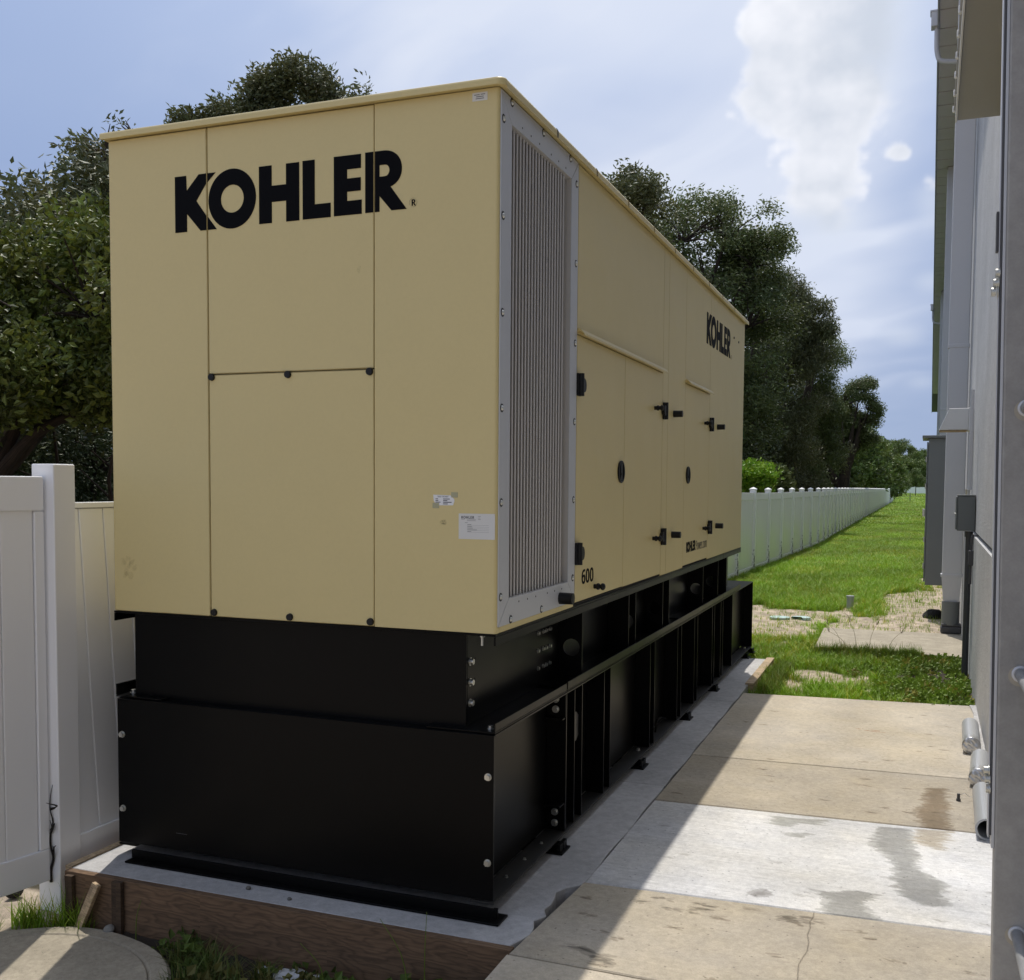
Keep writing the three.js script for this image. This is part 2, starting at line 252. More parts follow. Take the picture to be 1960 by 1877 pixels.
{
  const P = 300; // pixels per metre in the slab pictures
  const walk = new THREE.Group(); struct(walk, 'walkway', 'concrete walkway of tan slabs and one newer white slab');
  const stain = (x, X, Z, pts, color, blur, rough) => {  // an outline filled in horizontal broom streaks
    x.save(); x.fillStyle = color; let z0 = 1e9, z1 = -1e9; for (const p of pts) { z0 = Math.min(z0, p[1]); z1 = Math.max(z1, p[1]); }
    for (let pass = 0; pass < 3; pass++) for (let z = z0; z < z1; z += 0.0045) {
      const hit = []; for (let i = 0; i < pts.length; i++) { const a = pts[i], b = pts[(i + 1) % pts.length]; if ((a[1] <= z) !== (b[1] <= z)) hit.push(a[0] + (b[0] - a[0]) * (z - a[1]) / (b[1] - a[1])); }
      hit.sort((a, b) => a - b);
      for (let i = 0; i + 1 < hit.length; i += 2) { const gr = (pass - 1) * 0.014, j0 = (fbm(z * 55, i + pass * 5, 3, 5) - 0.5) * rough * 1.5 + gr, j1 = (fbm(z * 55, i + 9 + pass * 5, 5, 5) - 0.5) * rough * 1.5 - gr; x.fillRect(X(hit[i] + j0), Z(z), Math.max(0, (hit[i + 1] + j1 - hit[i] - j0) * P), 0.006 * P + 1); }
    }
    x.restore();
  };
  function slabPiece(corners, base, marks, streak) {    // corners: left-far, right-far, right-near, left-near in x,z
    const x0 = Math.min(...corners.map((p) => p[0])), x1 = Math.max(...corners.map((p) => p[0])), zf = Math.min(...corners.map((p) => p[1])), zn = Math.max(...corners.map((p) => p[1]));
    const w = Math.round((x1 - x0) * P), h = Math.round((zn - zf) * P), X = (v) => (v - x0) * P, Z = (v) => (v - zf) * P;
    const t = canvasTex(w, h, (x) => {
      x.fillStyle = '#fff'; x.fillRect(0, 0, w, h);
      if (marks) marks(x, X, Z);
      const d = x.getImageData(0, 0, w, h), a = d.data, sx = x0 * 7, sz = zf * 7;
      for (let j = 0; j < h; j++) for (let i = 0; i < w; i++) {
        const u = i / P, v = j / P, o = (j * w + i) * 4;
        const k = 0.885 + (fbm(u * 2.6 + sx, v * 2.6 + sz, 1, 5) - 0.5) * 0.20 + (fbm(u * 55, v * 55, 2, 2) - 0.5) * 0.10 + (h3(i, j, 7) - 0.5) * 0.085 + streak * (fbm(u * 4, v * 130, 3, 3) - 0.5) - (h3(i >> 1, j >> 1, 77) > 0.9965 ? 0.22 : 0);
        const warm = (fbm(u * 3.3 + sx + 40, v * 3.3, 4, 4) - 0.5) * 0.05;
        a[o] *= clamp(k * base[0] + warm); a[o + 1] *= clamp(k * base[1] + warm * 0.6); a[o + 2] *= clamp(k * base[2] - warm * 0.4);
      }
      x.putImageData(d, 0, 0);
    });
    const g = poly([[corners[3][0], -corners[3][1]], [corners[2][0], -corners[2][1]], [corners[1][0], -corners[1][1]], [corners[0][0], -corners[0][1]]], 0.1, 'y', 0.005).translate(0, -0.105, 0);
    const m = part('slab', g, std({ map: t, roughness: 0.93, bumpMap: bumpT, bumpScale: 0.0022 }), walk);
    const p = m.geometry.attributes.position, uv = m.geometry.attributes.uv;
    for (let i = 0; i < p.count; i++) uv.setXY(i, (p.getX(i) - x0) / (x1 - x0), 1 - (p.getZ(i) - zf) / (zn - zf));
    return m;
  }
  const TAN = [0.81, 0.765, 0.685], TAN2 = [0.765, 0.72, 0.64], FRESH = [0.905, 0.898, 0.885];
  const scuff = (x, X, Z, n, x0, x1, z0, z1, col, s = 1) => { for (let i = 0; i < n; i++) { const px = rr(x0, x1), pz = rr(z0, z1); x.fillStyle = col; for (let k = 0; k < 5; k++) { x.globalAlpha = rr(0.12, 0.42); x.beginPath(); x.ellipse(X(px + rr(-0.03, 0.03) * s), Z(pz + rr(-0.012, 0.012) * s), rr(2, 9) * s, rr(0.7, 3) * s, rr(-0.3, 0.5), 0, 7); x.fill(); } } x.globalAlpha = 1; };
  reseed(501);
  slabPiece([[0.243, -4.84], [2.03, -5.03], [2.03, -2.826], [0.235, -2.748]], TAN, (x, X, Z) => {
    x.strokeStyle = 'rgba(190,110,60,0.5)'; x.lineWidth = 2; for (let i = 0; i < 7; i++) { x.beginPath(); const a = rr(1.17, 1.28), b = rr(-3.9, -3.8); x.moveTo(X(a), Z(b)); x.lineTo(X(a + rr(-0.06, 0.1)), Z(b + rr(-0.03, 0.03))); x.stroke(); }
    scuff(x, X, Z, 16, 0.3, 1.9, -4.8, -2.8, '#8d8478'); }, 0.03);
  slabPiece([[0.24, -2.732], [2.025, -2.810], [2.02, -1.814], [0.237, -1.730]], TAN2, (x, X, Z) => {
    stain(x, X, Z, [[1.61, -2.52], [1.71, -2.56], [1.70, -2.32], [1.71, -2.17], [1.69, -1.98], [1.71, -1.80], [1.59, -1.76], [1.57, -1.93], [1.56, -2.06], [1.60, -2.23]], 'rgba(165,150,130,0.19)', 0, 0.06);
    scuff(x, X, Z, 14, 0.3, 1.9, -2.7, -1.8, '#8a7f70'); }, 0.04);
  slabPiece([[0.237, -1.716], [2.02, -1.80], [2.01, -0.556], [0.232, -0.474]], FRESH, (x, X, Z) => {
    const grey = 'rgba(172,170,166,0.24)';
    stain(x, X, Z, [[1.38, -1.72], [1.52, -1.74], [1.54, -1.41], [1.56, -1.31], [1.54, -1.20], [1.57, -1.14], [1.67, -1.02], [1.64, -0.91], [1.67, -0.78], [1.60, -0.75], [1.50, -0.82], [1.47, -0.97], [1.47, -1.17], [1.42, -1.33], [1.36, -1.42]], grey, 0, 0.055);
    stain(x, X, Z, [[1.15, -0.76], [1.22, -0.74], [1.31, -0.81], [1.40, -0.80], [1.33, -0.68], [1.39, -0.57], [1.41, -0.53], [1.25, -0.52], [1.20, -0.54], [1.22, -0.65]], grey, 0, 0.06);
    stain(x, X, Z, [[0.87, -1.69], [0.97, -1.69], [1.13, -1.73], [1.08, -1.63], [0.99, -1.62], [0.96, -1.54], [0.88, -1.55]], 'rgba(195,193,189,0.3)', 0, 0.08);
    stain(x, X, Z, [[0.97, -1.44], [1.07, -1.48], [1.03, -1.41], [0.99, -1.40]], 'rgba(195,193,189,0.3)', 0, 0.08);
    stain(x, X, Z, [[0.91, -0.60], [0.95, -0.68], [0.98, -0.63], [0.94, -0.58]], 'rgba(175,172,168,0.3)', 0, 0.04);
    stain(x, X, Z, [[1.56, -1.75], [1.71, -1.78], [1.66, -1.58], [1.66, -1.47], [1.61, -1.52], [1.55, -1.53]], 'rgba(200,188,170,0.26)', 0, 0.09);
    scuff(x, X, Z, 12, 0.3, 1.9, -1.65, -0.55, '#b5b2ad'); }, 0.10);
  slabPiece([[0.225, -0.466], [2.01, -0.548], [2.01, 0.30], [0.172, 0.279]], TAN2, (x, X, Z) => {
    scuff(x, X, Z, 8, 0.5, 0.76, -0.42, -0.3, '#7f7b74', 1.2); scuff(x, X, Z, 7, 1.02, 1.2, -0.44, -0.38, '#807c75', 1.3); scuff(x, X, Z, 5, 0.36, 0.5, 0.14, 0.24, '#6f6d6a', 1.5); scuff(x, X, Z, 26, 0.25, 1.95, -0.45, 0.28, '#857d70');
    x.strokeStyle = 'rgba(90,82,72,0.7)'; x.lineWidth = 0.9; x.beginPath(); x.moveTo(X(1.17), Z(-0.52)); for (const [a, b] of [[1.172, -0.46], [1.164, -0.41], [1.17, -0.35], [1.166, -0.28], [1.176, -0.22], [1.178, -0.14], [1.168, -0.08], [1.16, -0.02], [1.163, 0.04], [1.168, 0.1], [1.16, 0.18], [1.165, 0.3]]) x.lineTo(X(a), Z(b)); x.stroke(); }, 0.04);
  slabPiece([[0.166, 0.292], [2.01, 0.308], [2.0, 2.4], [0.16, 2.4]], TAN, (x, X, Z) => scuff(x, X, Z, 12, 0.2, 1.9, 0.35, 2.3, '#857d70'), 0.04);
  part('slab', poly([[0.16, -2.406], [1.99, -2.406], [1.9, -8], [0.16, -8]], 0.1, 'y', 0.005).translate(0, -0.105, 0), M.tan, walk);
  // mortar smeared along the wall foot
  const mort = []; for (let i = 0; i <= 40; i++) { const z = -5.0 + i * 0.15; mort.push([wallX(z) - 0.035 - 0.035 * fbm(z * 3, 2, 1, 3), -z]); } mort.push([2.03, -1.0], [2.03, 5.0]);
  part('mortar_strip', poly(mort, 0.012, 'y', 0.003).translate(0, -0.003, 0), M.pad, walk);
}
{
  const m = part('concrete_slab', poly([[0.545, 9.19], [0.572, 7.636], [2.01, 7.53], [2.08, 9.26], [0.63, 9.2]].reverse(), 0.11, 'y', 0.006).translate(0, -0.116, 0), M.tan); struct(m, 'concrete_slab', 'short concrete slab in the grass under the downspout');
  const far = part('concrete_slab', poly([[1.6, 46.2], [2.6, 46.2], [2.6, 47.6], [1.6, 47.6]], 0.12, 'y', 0.006).translate(0, -0.25, 0), M.tan); struct(far, 'concrete_slab', 'far small slab at the foot of the wall');
  const pts = []; for (let i = 0; i <= 64; i++) { const a = (i / 64) * Math.PI * 2; pts.push([-1.62 + Math.cos(a) * (0.64 + 0.006 * Math.sin(a * 5)), -0.94 + Math.sin(a) * (0.64 + 0.006 * Math.cos(a * 7))]); }
  const disc = new THREE.Group(); struct(disc, 'round_concrete_slab', 'round concrete slab in the soil before the corner post');
  part('slab_rim', poly(pts, 0.12, 'y', 0.012, [hole(-1.62, -0.94, 0.556)]).translate(0, -0.336, 0), M.tan, disc);
  part('slab_middle', poly(Array.from({ length: 64 }, (_, i) => [-1.62 + Math.cos(i / 64 * 6.2832) * 0.5535, -0.94 + Math.sin(i / 64 * 6.2832) * 0.5535]), 0.12, 'y', 0.004).translate(0, -0.328, 0), M.tan, disc);
}
// ---------------------------------------------------------------- form boards and stakes
{
  const f = part('form_board', bx(-1.915, 0.172, -0.25, 0, 0.226, 0.262, 0.003), M.wood); tag(f, 'long brown form board along the front edge of the pad', 'board');
  const l = part('form_board', bx(-1.95, -1.914, -0.2, 0.006, -3.2, 0.222, 0.003), M.pine); tag(l, 'pale form board between the pad and the near white fence', 'board');
  const r = part('form_board', bx(0.205, 0.278, -0.14, 0.016, -6.62, -5.2, 0.003), M.pine); tag(r, 'pale form board along the far right corner of the pad in the grass', 'board');
  const st = (name, label, w, h, pos, rz, rx, mat) => { const m = part(name, bx(-w / 2, w / 2, 0, h, -0.011, 0.011, 0.002), mat); m.position.set(...pos); m.rotation.set(rx, 0, rz); return tag(m, label, 'stake', null); };
  st('wooden_stake', 'pale wooden stake leaning against the form board', 0.036, 0.235, [-1.797, -0.236, 0.318], -0.38, -0.12, M.pine);
  st('wooden_stake', 'dark upright stake nailed to the form board right of the leaning pale one', 0.05, 0.28, [-1.613, -0.28, 0.276], 0, 0, M.woodDark);
  st('wooden_stake', 'dark upright stake at the left end of the form board', 0.04, 0.27, [-1.868, -0.28, 0.276], 0.02, 0, M.woodDark);
}
// ---------------------------------------------------------------- white vinyl fences
{
  const f = new THREE.Group(); f.name = 'vinyl_fence'; tag(f, 'long white vinyl privacy fence running from behind the generator along the grass', 'fence');
  const SP = 1.785; let k = 0;
  const cap = metric(new THREE.CylinderGeometry(0.012, 0.098, 0.034, 4, 1).rotateY(Math.PI / 4)), capB = metric(bx(-0.071, 0.071, -0.02, 0.004, -0.071, 0.071, 0.003));
  const capG = join([cap.translate(0, 0.021, 0), capB]), postG = metric(bx(-0.063, 0.063, 0, 1.77, -0.063, 0.063, 0.006));
  const zs = []; for (let z = -1.69; z > -129; z -= SP) zs.push(z); zs.push(-129.3);
  reseed(88); const mouldT = canvasTex(64, 896, (x, w, h) => { x.fillStyle = '#fff'; x.fillRect(0, 0, w, h); for (let i = 0; i < 170; i++) { const t = Math.pow(rnd(), 2.2), px = (rnd() < 0.5 ? rr(0, 10) : rr(w - 10, w)) * (rnd() < 0.7 ? 1 : rr(0, 1)); x.fillStyle = 'rgba(22,20,18,' + rr(0.35, 0.9) + ')'; x.beginPath(); x.ellipse(px, h - 30 - t * 250, rr(0.8, 3.5), rr(3, 16), rr(-0.15, 0.15), 0, 7); x.fill(); } });
  mouldT.repeat.set(1 / 0.126, 1 / 1.77); mouldT.offset.set(0.5, 0); mouldT.wrapS = mouldT.wrapT = THREE.RepeatWrapping; const postM = std({ color: M.vinyl.color, map: mouldT, roughness: 0.3 });
  const gy = (z) => groundY(fenceX(z), z);
  for (const z of zs) {
    const p = new THREE.Mesh(postG, postM); p.name = 'post'; p.position.set(fenceX(z), gy(z) - 0.06, z); p.castShadow = p.receiveShadow = true; f.add(p);
    const c = new THREE.Mesh(capG, M.vinyl); c.name = 'post_cap'; c.position.y = 1.775; c.castShadow = c.receiveShadow = true; p.add(c);
  }
  // leaning first bay between the corner post and the generator: single planks
  const lean = Math.atan(0.065), bay = (name, g) => { const m = part(name, g.translate(0, 0, 0), M.vinyl, f); m.position.set(-2.035, -0.05, 0.08); m.rotation.z = lean; return m; };
  for (let i = 0; i < 11; i++) bay('plank', bx(-0.014, 0.014, 0.1, 1.62, -0.155 * (i + 1) + 0.0035, -0.155 * i - 0.0035, 0.004));
  bay('bottom_rail', bx(-0.024, 0.028, -0.02, 0.128, -1.74, 0, 0.004));
  bay('top_rail', bx(-0.02, 0.02, 1.622, 1.65, -1.74, 0, 0.004));
  for (let i = 0; i < zs.length - 1; i++) {
    const a = zs[i] - 0.06, b = zs[i + 1] + 0.06, xa = fenceX(a), xb = fenceX(b), L = Math.hypot(a - b, xa - xb), y = (gy(a) + gy(b)) / 2, ry = Math.atan2(xa - xb, a - b);
    const put = (name, g, mat = M.vinyl) => { const m = part(name, g, mat, f); m.position.set((xa + xb) / 2, y, (a + b) / 2); m.rotation.set(Math.atan2(gy(a) - gy(b), L) * -1, ry, 0, 'YXZ'); };
    const n = i < 26 ? 11 : 0, w = L / 11;
    if (i >= 8 && i < 16) for (let j = 0; j < n; j++) put('plank', bx(-0.011, 0.011, 0.15, 1.5, -L / 2 + j * w + 0.002, -L / 2 + (j + 1) * w - 0.002, 0.003), M.vinylPanel);
    else put('panel', bx(-0.011, 0.011, 0.15, 1.5, -L / 2, L / 2, 0.002), M.vinylPanel);
    put('top_rail', bx(-0.02, 0.02, 1.498, 1.64, -L / 2, L / 2, 0.004)); put('bottom_rail', bx(-0.02, 0.02, 0.03, 0.152, -L / 2, L / 2, 0.004));
  }
}
{
  const post = thing('fence_post', 'square white vinyl corner post between the gate and the generator', 'post', [-2.063, -0.28, 0.137]);
  part('shaft', bx(-0.063, 0.063, 0, 2.05, -0.063, 0.063, 0.006), M.vinyl, post);
  const g = thing('vinyl_gate', 'white vinyl gate panel left of the corner post', 'gate', [-2.062, -0.08, 0.212], -0.19);
  part('top_rail', bx(-0.022, 0.022, 1.645, 1.795, 0, 0.98, 0.005), M.vinyl, g); part('bottom_rail', bx(-0.022, 0.022, 0, 0.145, 0, 0.98, 0.005), M.vinyl, g);
  part('stile', bx(-0.02, 0.02, 0.146, 1.644, 0, 0.045, 0.004), M.vinyl, g);
  for (let i = 0; i < 6; i++) part('plank', bx(-0.012, 0.012, 0.14, 1.65, 0.047 + 0.153 * i + 0.0025, 0.047 + 0.153 * (i + 1) - 0.0025, 0.004), M.vinyl, g);
  reseed(9); const tw = []; for (let i = 0; i < 9; i++) tw.push([-2.045 + rr(-0.004, 0.02), -0.09 + i * 0.055, 0.203 + rr(-0.006, 0.008)]);
  const vs = [limb(tw, 0.007, 0.001, 5, 40)]; for (let i = 0; i < 5; i++) { const a = tw[Math.floor(rr(0, 8))]; vs.push(limb([a, [a[0] + rr(0, 0.04), a[1] + rr(0.0, 0.06), a[2] + rr(-0.02, 0.05)], [a[0] + rr(0, 0.05), a[1] + rr(0.02, 0.1), a[2] + rr(-0.02, 0.08)]], 0.006, 0.001, 4, 5)); }
  const v = part('grime_clump', vs, std({ color: rgb(0.018, 0.015, 0.012), roughness: 1 })); tag(v, 'black grime built as made-up strands in the gap between gate and corner post', 'grime');  // black crud in the gap, modelled as invented twig strands
}
// distant white fence across the end of the field
{
  const f = new THREE.Group(); f.name = 'field_fence'; tag(f, 'far low white fence across the end of the field', 'fence');
  for (let i = 0; i < 26; i++) { const x = -34 + i * 2.4; part('post', bx(x - 0.07, x + 0.07, -0.35, 1.62, -250.07, -249.93, 0.005), M.vinyl, f); part('panel', bx(x + 0.07, x + 2.33, -0.25, 1.5, -250.02, -249.98, 0.004), M.vinyl, f); }
  const w = new THREE.Group(); w.name = 'wire_fence'; tag(w, 'low dark wire fence with thin posts beyond the lawn', 'fence');
  for (const x of [-0.55, 1.25, 3.05]) part('post', cyl('y', [x, 0.25, -131], 0.04, 1.3, 8), M.darkGrey, w);
  for (const y of [0.15, 0.45, 0.75]) part('wire', cyl('x', [1.25, y, -131], 0.012, 3.6, 6), M.darkGrey, w);
}
// ---------------------------------------------------------------- building on the right
const BTH = -Math.asin(0.0149), bM = new THREE.Matrix4().makeRotationY(BTH).setPosition(2.0, 0, -4.5);
function onWall(o, X, Y, Z) { o.position.copy(new THREE.Vector3(X, Y, Z).applyMatrix4(bM)); o.rotation.y = BTH; return o; }
const wallThing = (name, label, cat, X, Y, Z, group) => { const t = new THREE.Group(); t.name = name; onWall(t, X, Y, Z); return tag(t, label, cat, group); };
{
  const b = new THREE.Group(); b.name = 'warehouse'; onWall(b, 0, 0, 0); tag(b, 'long grey stucco building with a deep eave along the right side', 'building');
  part('upper_wall', bx(0, 0.3, 1.292, 8.25, -92, 14, 0.004), M.stucco, b);
  part('wall_groove', bx(0.028, 0.3, 1.256, 1.291, -92, 14, 0), M.darkGrey, b);
  part('lower_wall', bx(-0.012, 0.3, -0.4, 1.255, -92, 14, 0.004), M.stuccoLow, b);
  part('end_wall', bx(0.3, 16, -0.4, 8.25, -92, -91.7, 0), M.stucco, b); part('end_wall', bx(0.3, 16, -0.4, 8.25, 13.7, 14, 0), M.stucco, b); part('back_wall', bx(16, 16.3, -0.4, 8.25, -92, 14, 0), M.stucco, b);
  part('roof', bx(-0.45, 16.6, 8.32, 8.5, -92.4, 14.4, 0.01), M.greyMetal, b);
  part('fascia', bx(-0.475, -0.452, 8.22, 8.52, -92.4, 14.4, 0.004), M.greyMetal, b);
  const sg = metric(bx(-0.45, -0.002, 8.27, 8.3, -0.64, -0.025, 0.006)), joinS = [];
  for (let i = 0; i < 120; i++) { const z = 6 - i * 0.65; if (i < 78) { const m = new THREE.Mesh(sg, M.soffit); m.name = 'soffit_panel'; m.position.z = z; m.castShadow = m.receiveShadow = true; b.add(m); } else joinS.push(sg.clone().translate(0, 0, z)); }
  const s = part('soffit_panels', joinS, M.soffit, b); s.userData.kind = 'stuff';
  part('soffit_backing', bx(-0.45, 0, 8.302, 8.318, -92, 14, 0), M.darkGrey, b);
}
function downspout(Z, label, boot) {
  const t = wallThing('downspout', label, 'downspout', 0, 0, Z, 'downspouts on the warehouse wall');
  part('shaft', [bx(-0.235, -0.02, boot ? 0.67 : 0.05, 3.3, -0.13, 0, 0.012)], M.spout, t); part('shaft', [bx(-0.24, -0.022, 3.303, 8.26, -0.134, 0.002, 0.012)], M.spout, t);
  part('joint_strap', [bx(-0.243, -0.012, 3.28, 3.322, -0.136, 0.006, 0.004)], M.spout, t);
  if (boot) {
    part('collar', bx(-0.248, -0.012, 0.655, 0.69, -0.14, 0.008, 0.004), M.spout, t);
    const fun = new THREE.CylinderGeometry(0.152, 0.12, 0.285, 4, 1).rotateY(Math.PI / 4); fun.scale(1, 1, 0.66); part('funnel', fun.toNonIndexed().translate(-0.129, 0.513, -0.065), M.spout, t).geometry.computeVertexNormals();
    part('boot', cyl('y', [-0.13, 0.235, -0.065], 0.097, 0.27, 24), M.cabinet, t);
    part('boot_base', [bx(-0.235, -0.008, 0.0, 0.085, -0.17, 0.03, 0.02), bx(-0.225, -0.015, 0.085, 0.115, -0.16, 0.025, 0.01)], M.darkGrey, t);
  }
  return t;
}
downspout(-4.75, 'tall grey downspout ending in a dark round boot on the slab', true);
downspout(-15.3, 'second grey downspout, farther along behind the wall cabinet', false);
downspout(-30, 'farthest grey downspout, a thin strip under the distant eave', false);
{
  const c = wallThing('wall_cabinet', 'tall dark grey electrical cabinet on the wall beyond the downspout', 'cabinet', 0, 0.4, -6.5);
  part('body', bx(-0.42, -0.013, 0, 1.93, -0.9, 0, 0.006), M.cabinet, c); part('hood', bx(-0.5, -0.013, 1.932, 1.965, -0.98, 0.05, 0.004), M.cabinet, c);
  const d = part('door', bx(-0.442, -0.422, 0.04, 1.88, -0.87, -0.03, 0.004), M.cabinet, c); part('handle', [bx(-0.475, -0.444, 0.9, 1.0, -0.14, -0.11, 0.006)], M.zinc, d);
  for (const y of [0.25, 0.6, 1.3, 1.65]) part('hinge', cyl('y', [-0.446, y, -0.02], 0.009, 0.07, 8), M.zinc, c);
  const j = wallThing('junction_box', 'small grey junction box on the wall with a pipe below', 'electrical box', 0, 1.3, -2.0);
  part('body', bx(-0.152, -0.004, 0, 0.315, -0.22, 0, 0.005), M.cabinet, j); part('lid', bx(-0.158, -0.004, 0.317, 0.325, -0.23, 0.008, 0.003), M.cabinet, j); part('cover', bx(-0.166, -0.154, 0.012, 0.305, -0.215, -0.006, 0.003), M.cabinet, j);
  part('latch', cyl('x', [-0.17, 0.155, -0.012], 0.007, 0.016, 8), M.zinc, j); part('connector', [cyl('y', [-0.072, 0.345, -0.06], 0.022, 0.035, 10), cyl('y', [-0.072, 0.368, -0.06], 0.026, 0.012, 6)], M.zinc, j);
  part('pipe', cyl('y', [-0.05, -0.72, -0.06], 0.028, 1.43, 14), M.darkGrey, j); part('upper_conduit', cyl('y', [-0.055, 0.82, -0.06], 0.017, 0.9, 10), M.spout, j);
  part('bushing', cyl('y', [-0.05, -0.03, -0.06], 0.036, 0.05, 14), M.darkGrey, j);
  const t = wallThing('conduit', 'thin dark conduit with an elbow fitting below the wall groove', 'conduit', 0, 0, -1.55);
  part('tube', tube([[-0.03, 1.29, 0.0], [-0.042, 1.24, 0], [-0.045, 1.1, 0], [-0.045, 0.86, 0]], 0.011, 8), M.darkGrey, t); part('fitting', bx(-0.066, -0.025, 1.02, 1.15, -0.02, 0.02, 0.006), M.darkGrey, t);
  const h = wallThing('vent_hood', 'white metal vent hood jutting from the wall above the junction box', 'vent hood', 0, 2.27, -3.2);
  const side = [[-0.322, 0], [-0.05, 0], [-0.05, 0.215], [-0.23, 0.215]];
  part('hood', poly(side, 0.3, 'z', 0.003).translate(0, 0, -0.3), M.white, h); part('flange', bx(-0.049, -0.002, -0.01, 0.222, -0.31, 0.01, 0.003), M.white, h);
  part('drip_edge', bx(-0.318, -0.06, -0.012, -0.004, -0.29, -0.01, 0.001), M.pine, h); part('wall_bracket', bx(-0.03, -0.002, -0.1, -0.012, -0.02, 0.02, 0.003), M.pine, h);
  const lamp = (Z, label) => { const l = wallThing('floodlight', label, 'floodlight', 0, 7.85, Z, 'floodlights under the eave'); part('arm', tube([[0, -0.1, 0], [-0.26, -0.1, 0], [-0.43, -0.06, 0], [-0.475, 0.1, 0], [-0.48, 0.42, 0]], 0.035, 10, 24), M.spout, l); part('head', [bx(-0.56, -0.44, 0.4, 0.62, -0.09, 0.09, 0.01), bx(-0.575, -0.43, 0.6, 0.625, -0.1, 0.1, 0.004)], M.spout, l); part('base_plate', cyl('x', [-0.012, -0.1, 0], 0.09, 0.02, 16), M.spout, l); };
  lamp(-8.2, 'nearer floodlight on a curved arm at the eave'); lamp(-34, 'farther small floodlight on a curved arm at the eave');
  // awning
  const a = wallThing('awning', 'metal awning with a ribbed edge high above the doorway', 'awning', 0, 4.2, 0.35);
  part('soffit', bx(-0.285, 0, 0, 0.012, 0, 7, 0.002), M.tanMetal, a); part('roof_sheet', poly([[-0.31, 0.055], [0, 0.16], [0, 0.172], [-0.31, 0.067]], 7.02, 'z').translate(0, 0, -0.01), M.greyMetal, a);
  part('front_edge', bx(-0.298, -0.287, -0.012, 0.06, -0.005, 7, 0.002), M.white, a); for (let i = 0; i < 14; i++) part('rib', bx(-0.318, -0.299, 0.045, 0.085, i * 0.32 + 0.02, i * 0.32 + 0.05, 0.004), M.white, a);
  part('wall_bracket', bx(-0.07, -0.001, -0.14, -0.002, 3.2, 3.6, 0.004), M.darkGrey, a);
}
// steel door jamb close to the camera
{
  const j = thing('steel_jamb', 'grey steel doorway jamb filling the right edge of the view', 'door jamb', [1.747, 0, 0.5]);
  j.rotation.z = 0.0128;
  part('plate', bx(0, 0.22, -0.02, 4.2, -0.08, 0, 0.006), M.jamb, j);
  part('guide_strip', bx(-0.008, -0.0005, 0.665, 4.2, -0.07, -0.012, 0.001), M.galv, j); part('guide_strip', bx(-0.013, -0.0085, 0.70, 4.2, -0.06, -0.02, 0.001), M.darkGrey, j); part('guide_strip', bx(-0.017, -0.0135, 0.69, 4.2, -0.07, -0.03, 0.001), M.galv, j);
  const bolts = (ys) => ys.forEach(([y, dx]) => { const b = part('bolt', [cyl('x', [-0.02 + dx, y, -0.035], 0.013, 0.012, 6)], M.zinc, j); part('washer', cyl('x', [-0.0145 + dx * 0.4, y, -0.035], 0.016, 0.003, 16), M.zinc, b); });
  bolts([[0.885, -0.004], [0.860, 0], [0.832, 0.003], [2.30, 0.002], [2.272, -0.003], [2.248, -0.008]]);
  part('cover_strip', bx(-0.024, -0.0175, 2.36, 2.47, -0.06, -0.03, 0.001), M.darkGrey, j);
  const rail = (y, x, label) => { const t = thing('pipe_rail', label, 'pipe', [x, y, 0.5], 0, 'pipe rails welded to the steel jamb'); part('pipe', cyl('z', [0, 0, 0.75], 0.0165, 1.5, 20), std({ color: rgb(0.34, 0.34, 0.34), roughness: 0.5, map: wallT }), t); part('weld', new THREE.TorusGeometry(0.019, 0.0055, 8, 22).translate(0, 0, 0.004), M.galv, t); part('weld_smear', cyl('z', [-0.003, -0.006, 0.0012], 0.029, 0.0016, 24), std({ color: rgb(0.40, 0.36, 0.29), roughness: 0.6 }), t); };
  rail(1.918, 1.782, 'topmost pipe rail welded to the jamb at the right edge'); rail(1.175, 1.79, 'middle pipe rail welded to the jamb at the right edge'); rail(0.43, 1.804, 'lowest pipe rail welded to the jamb at the right edge');
}
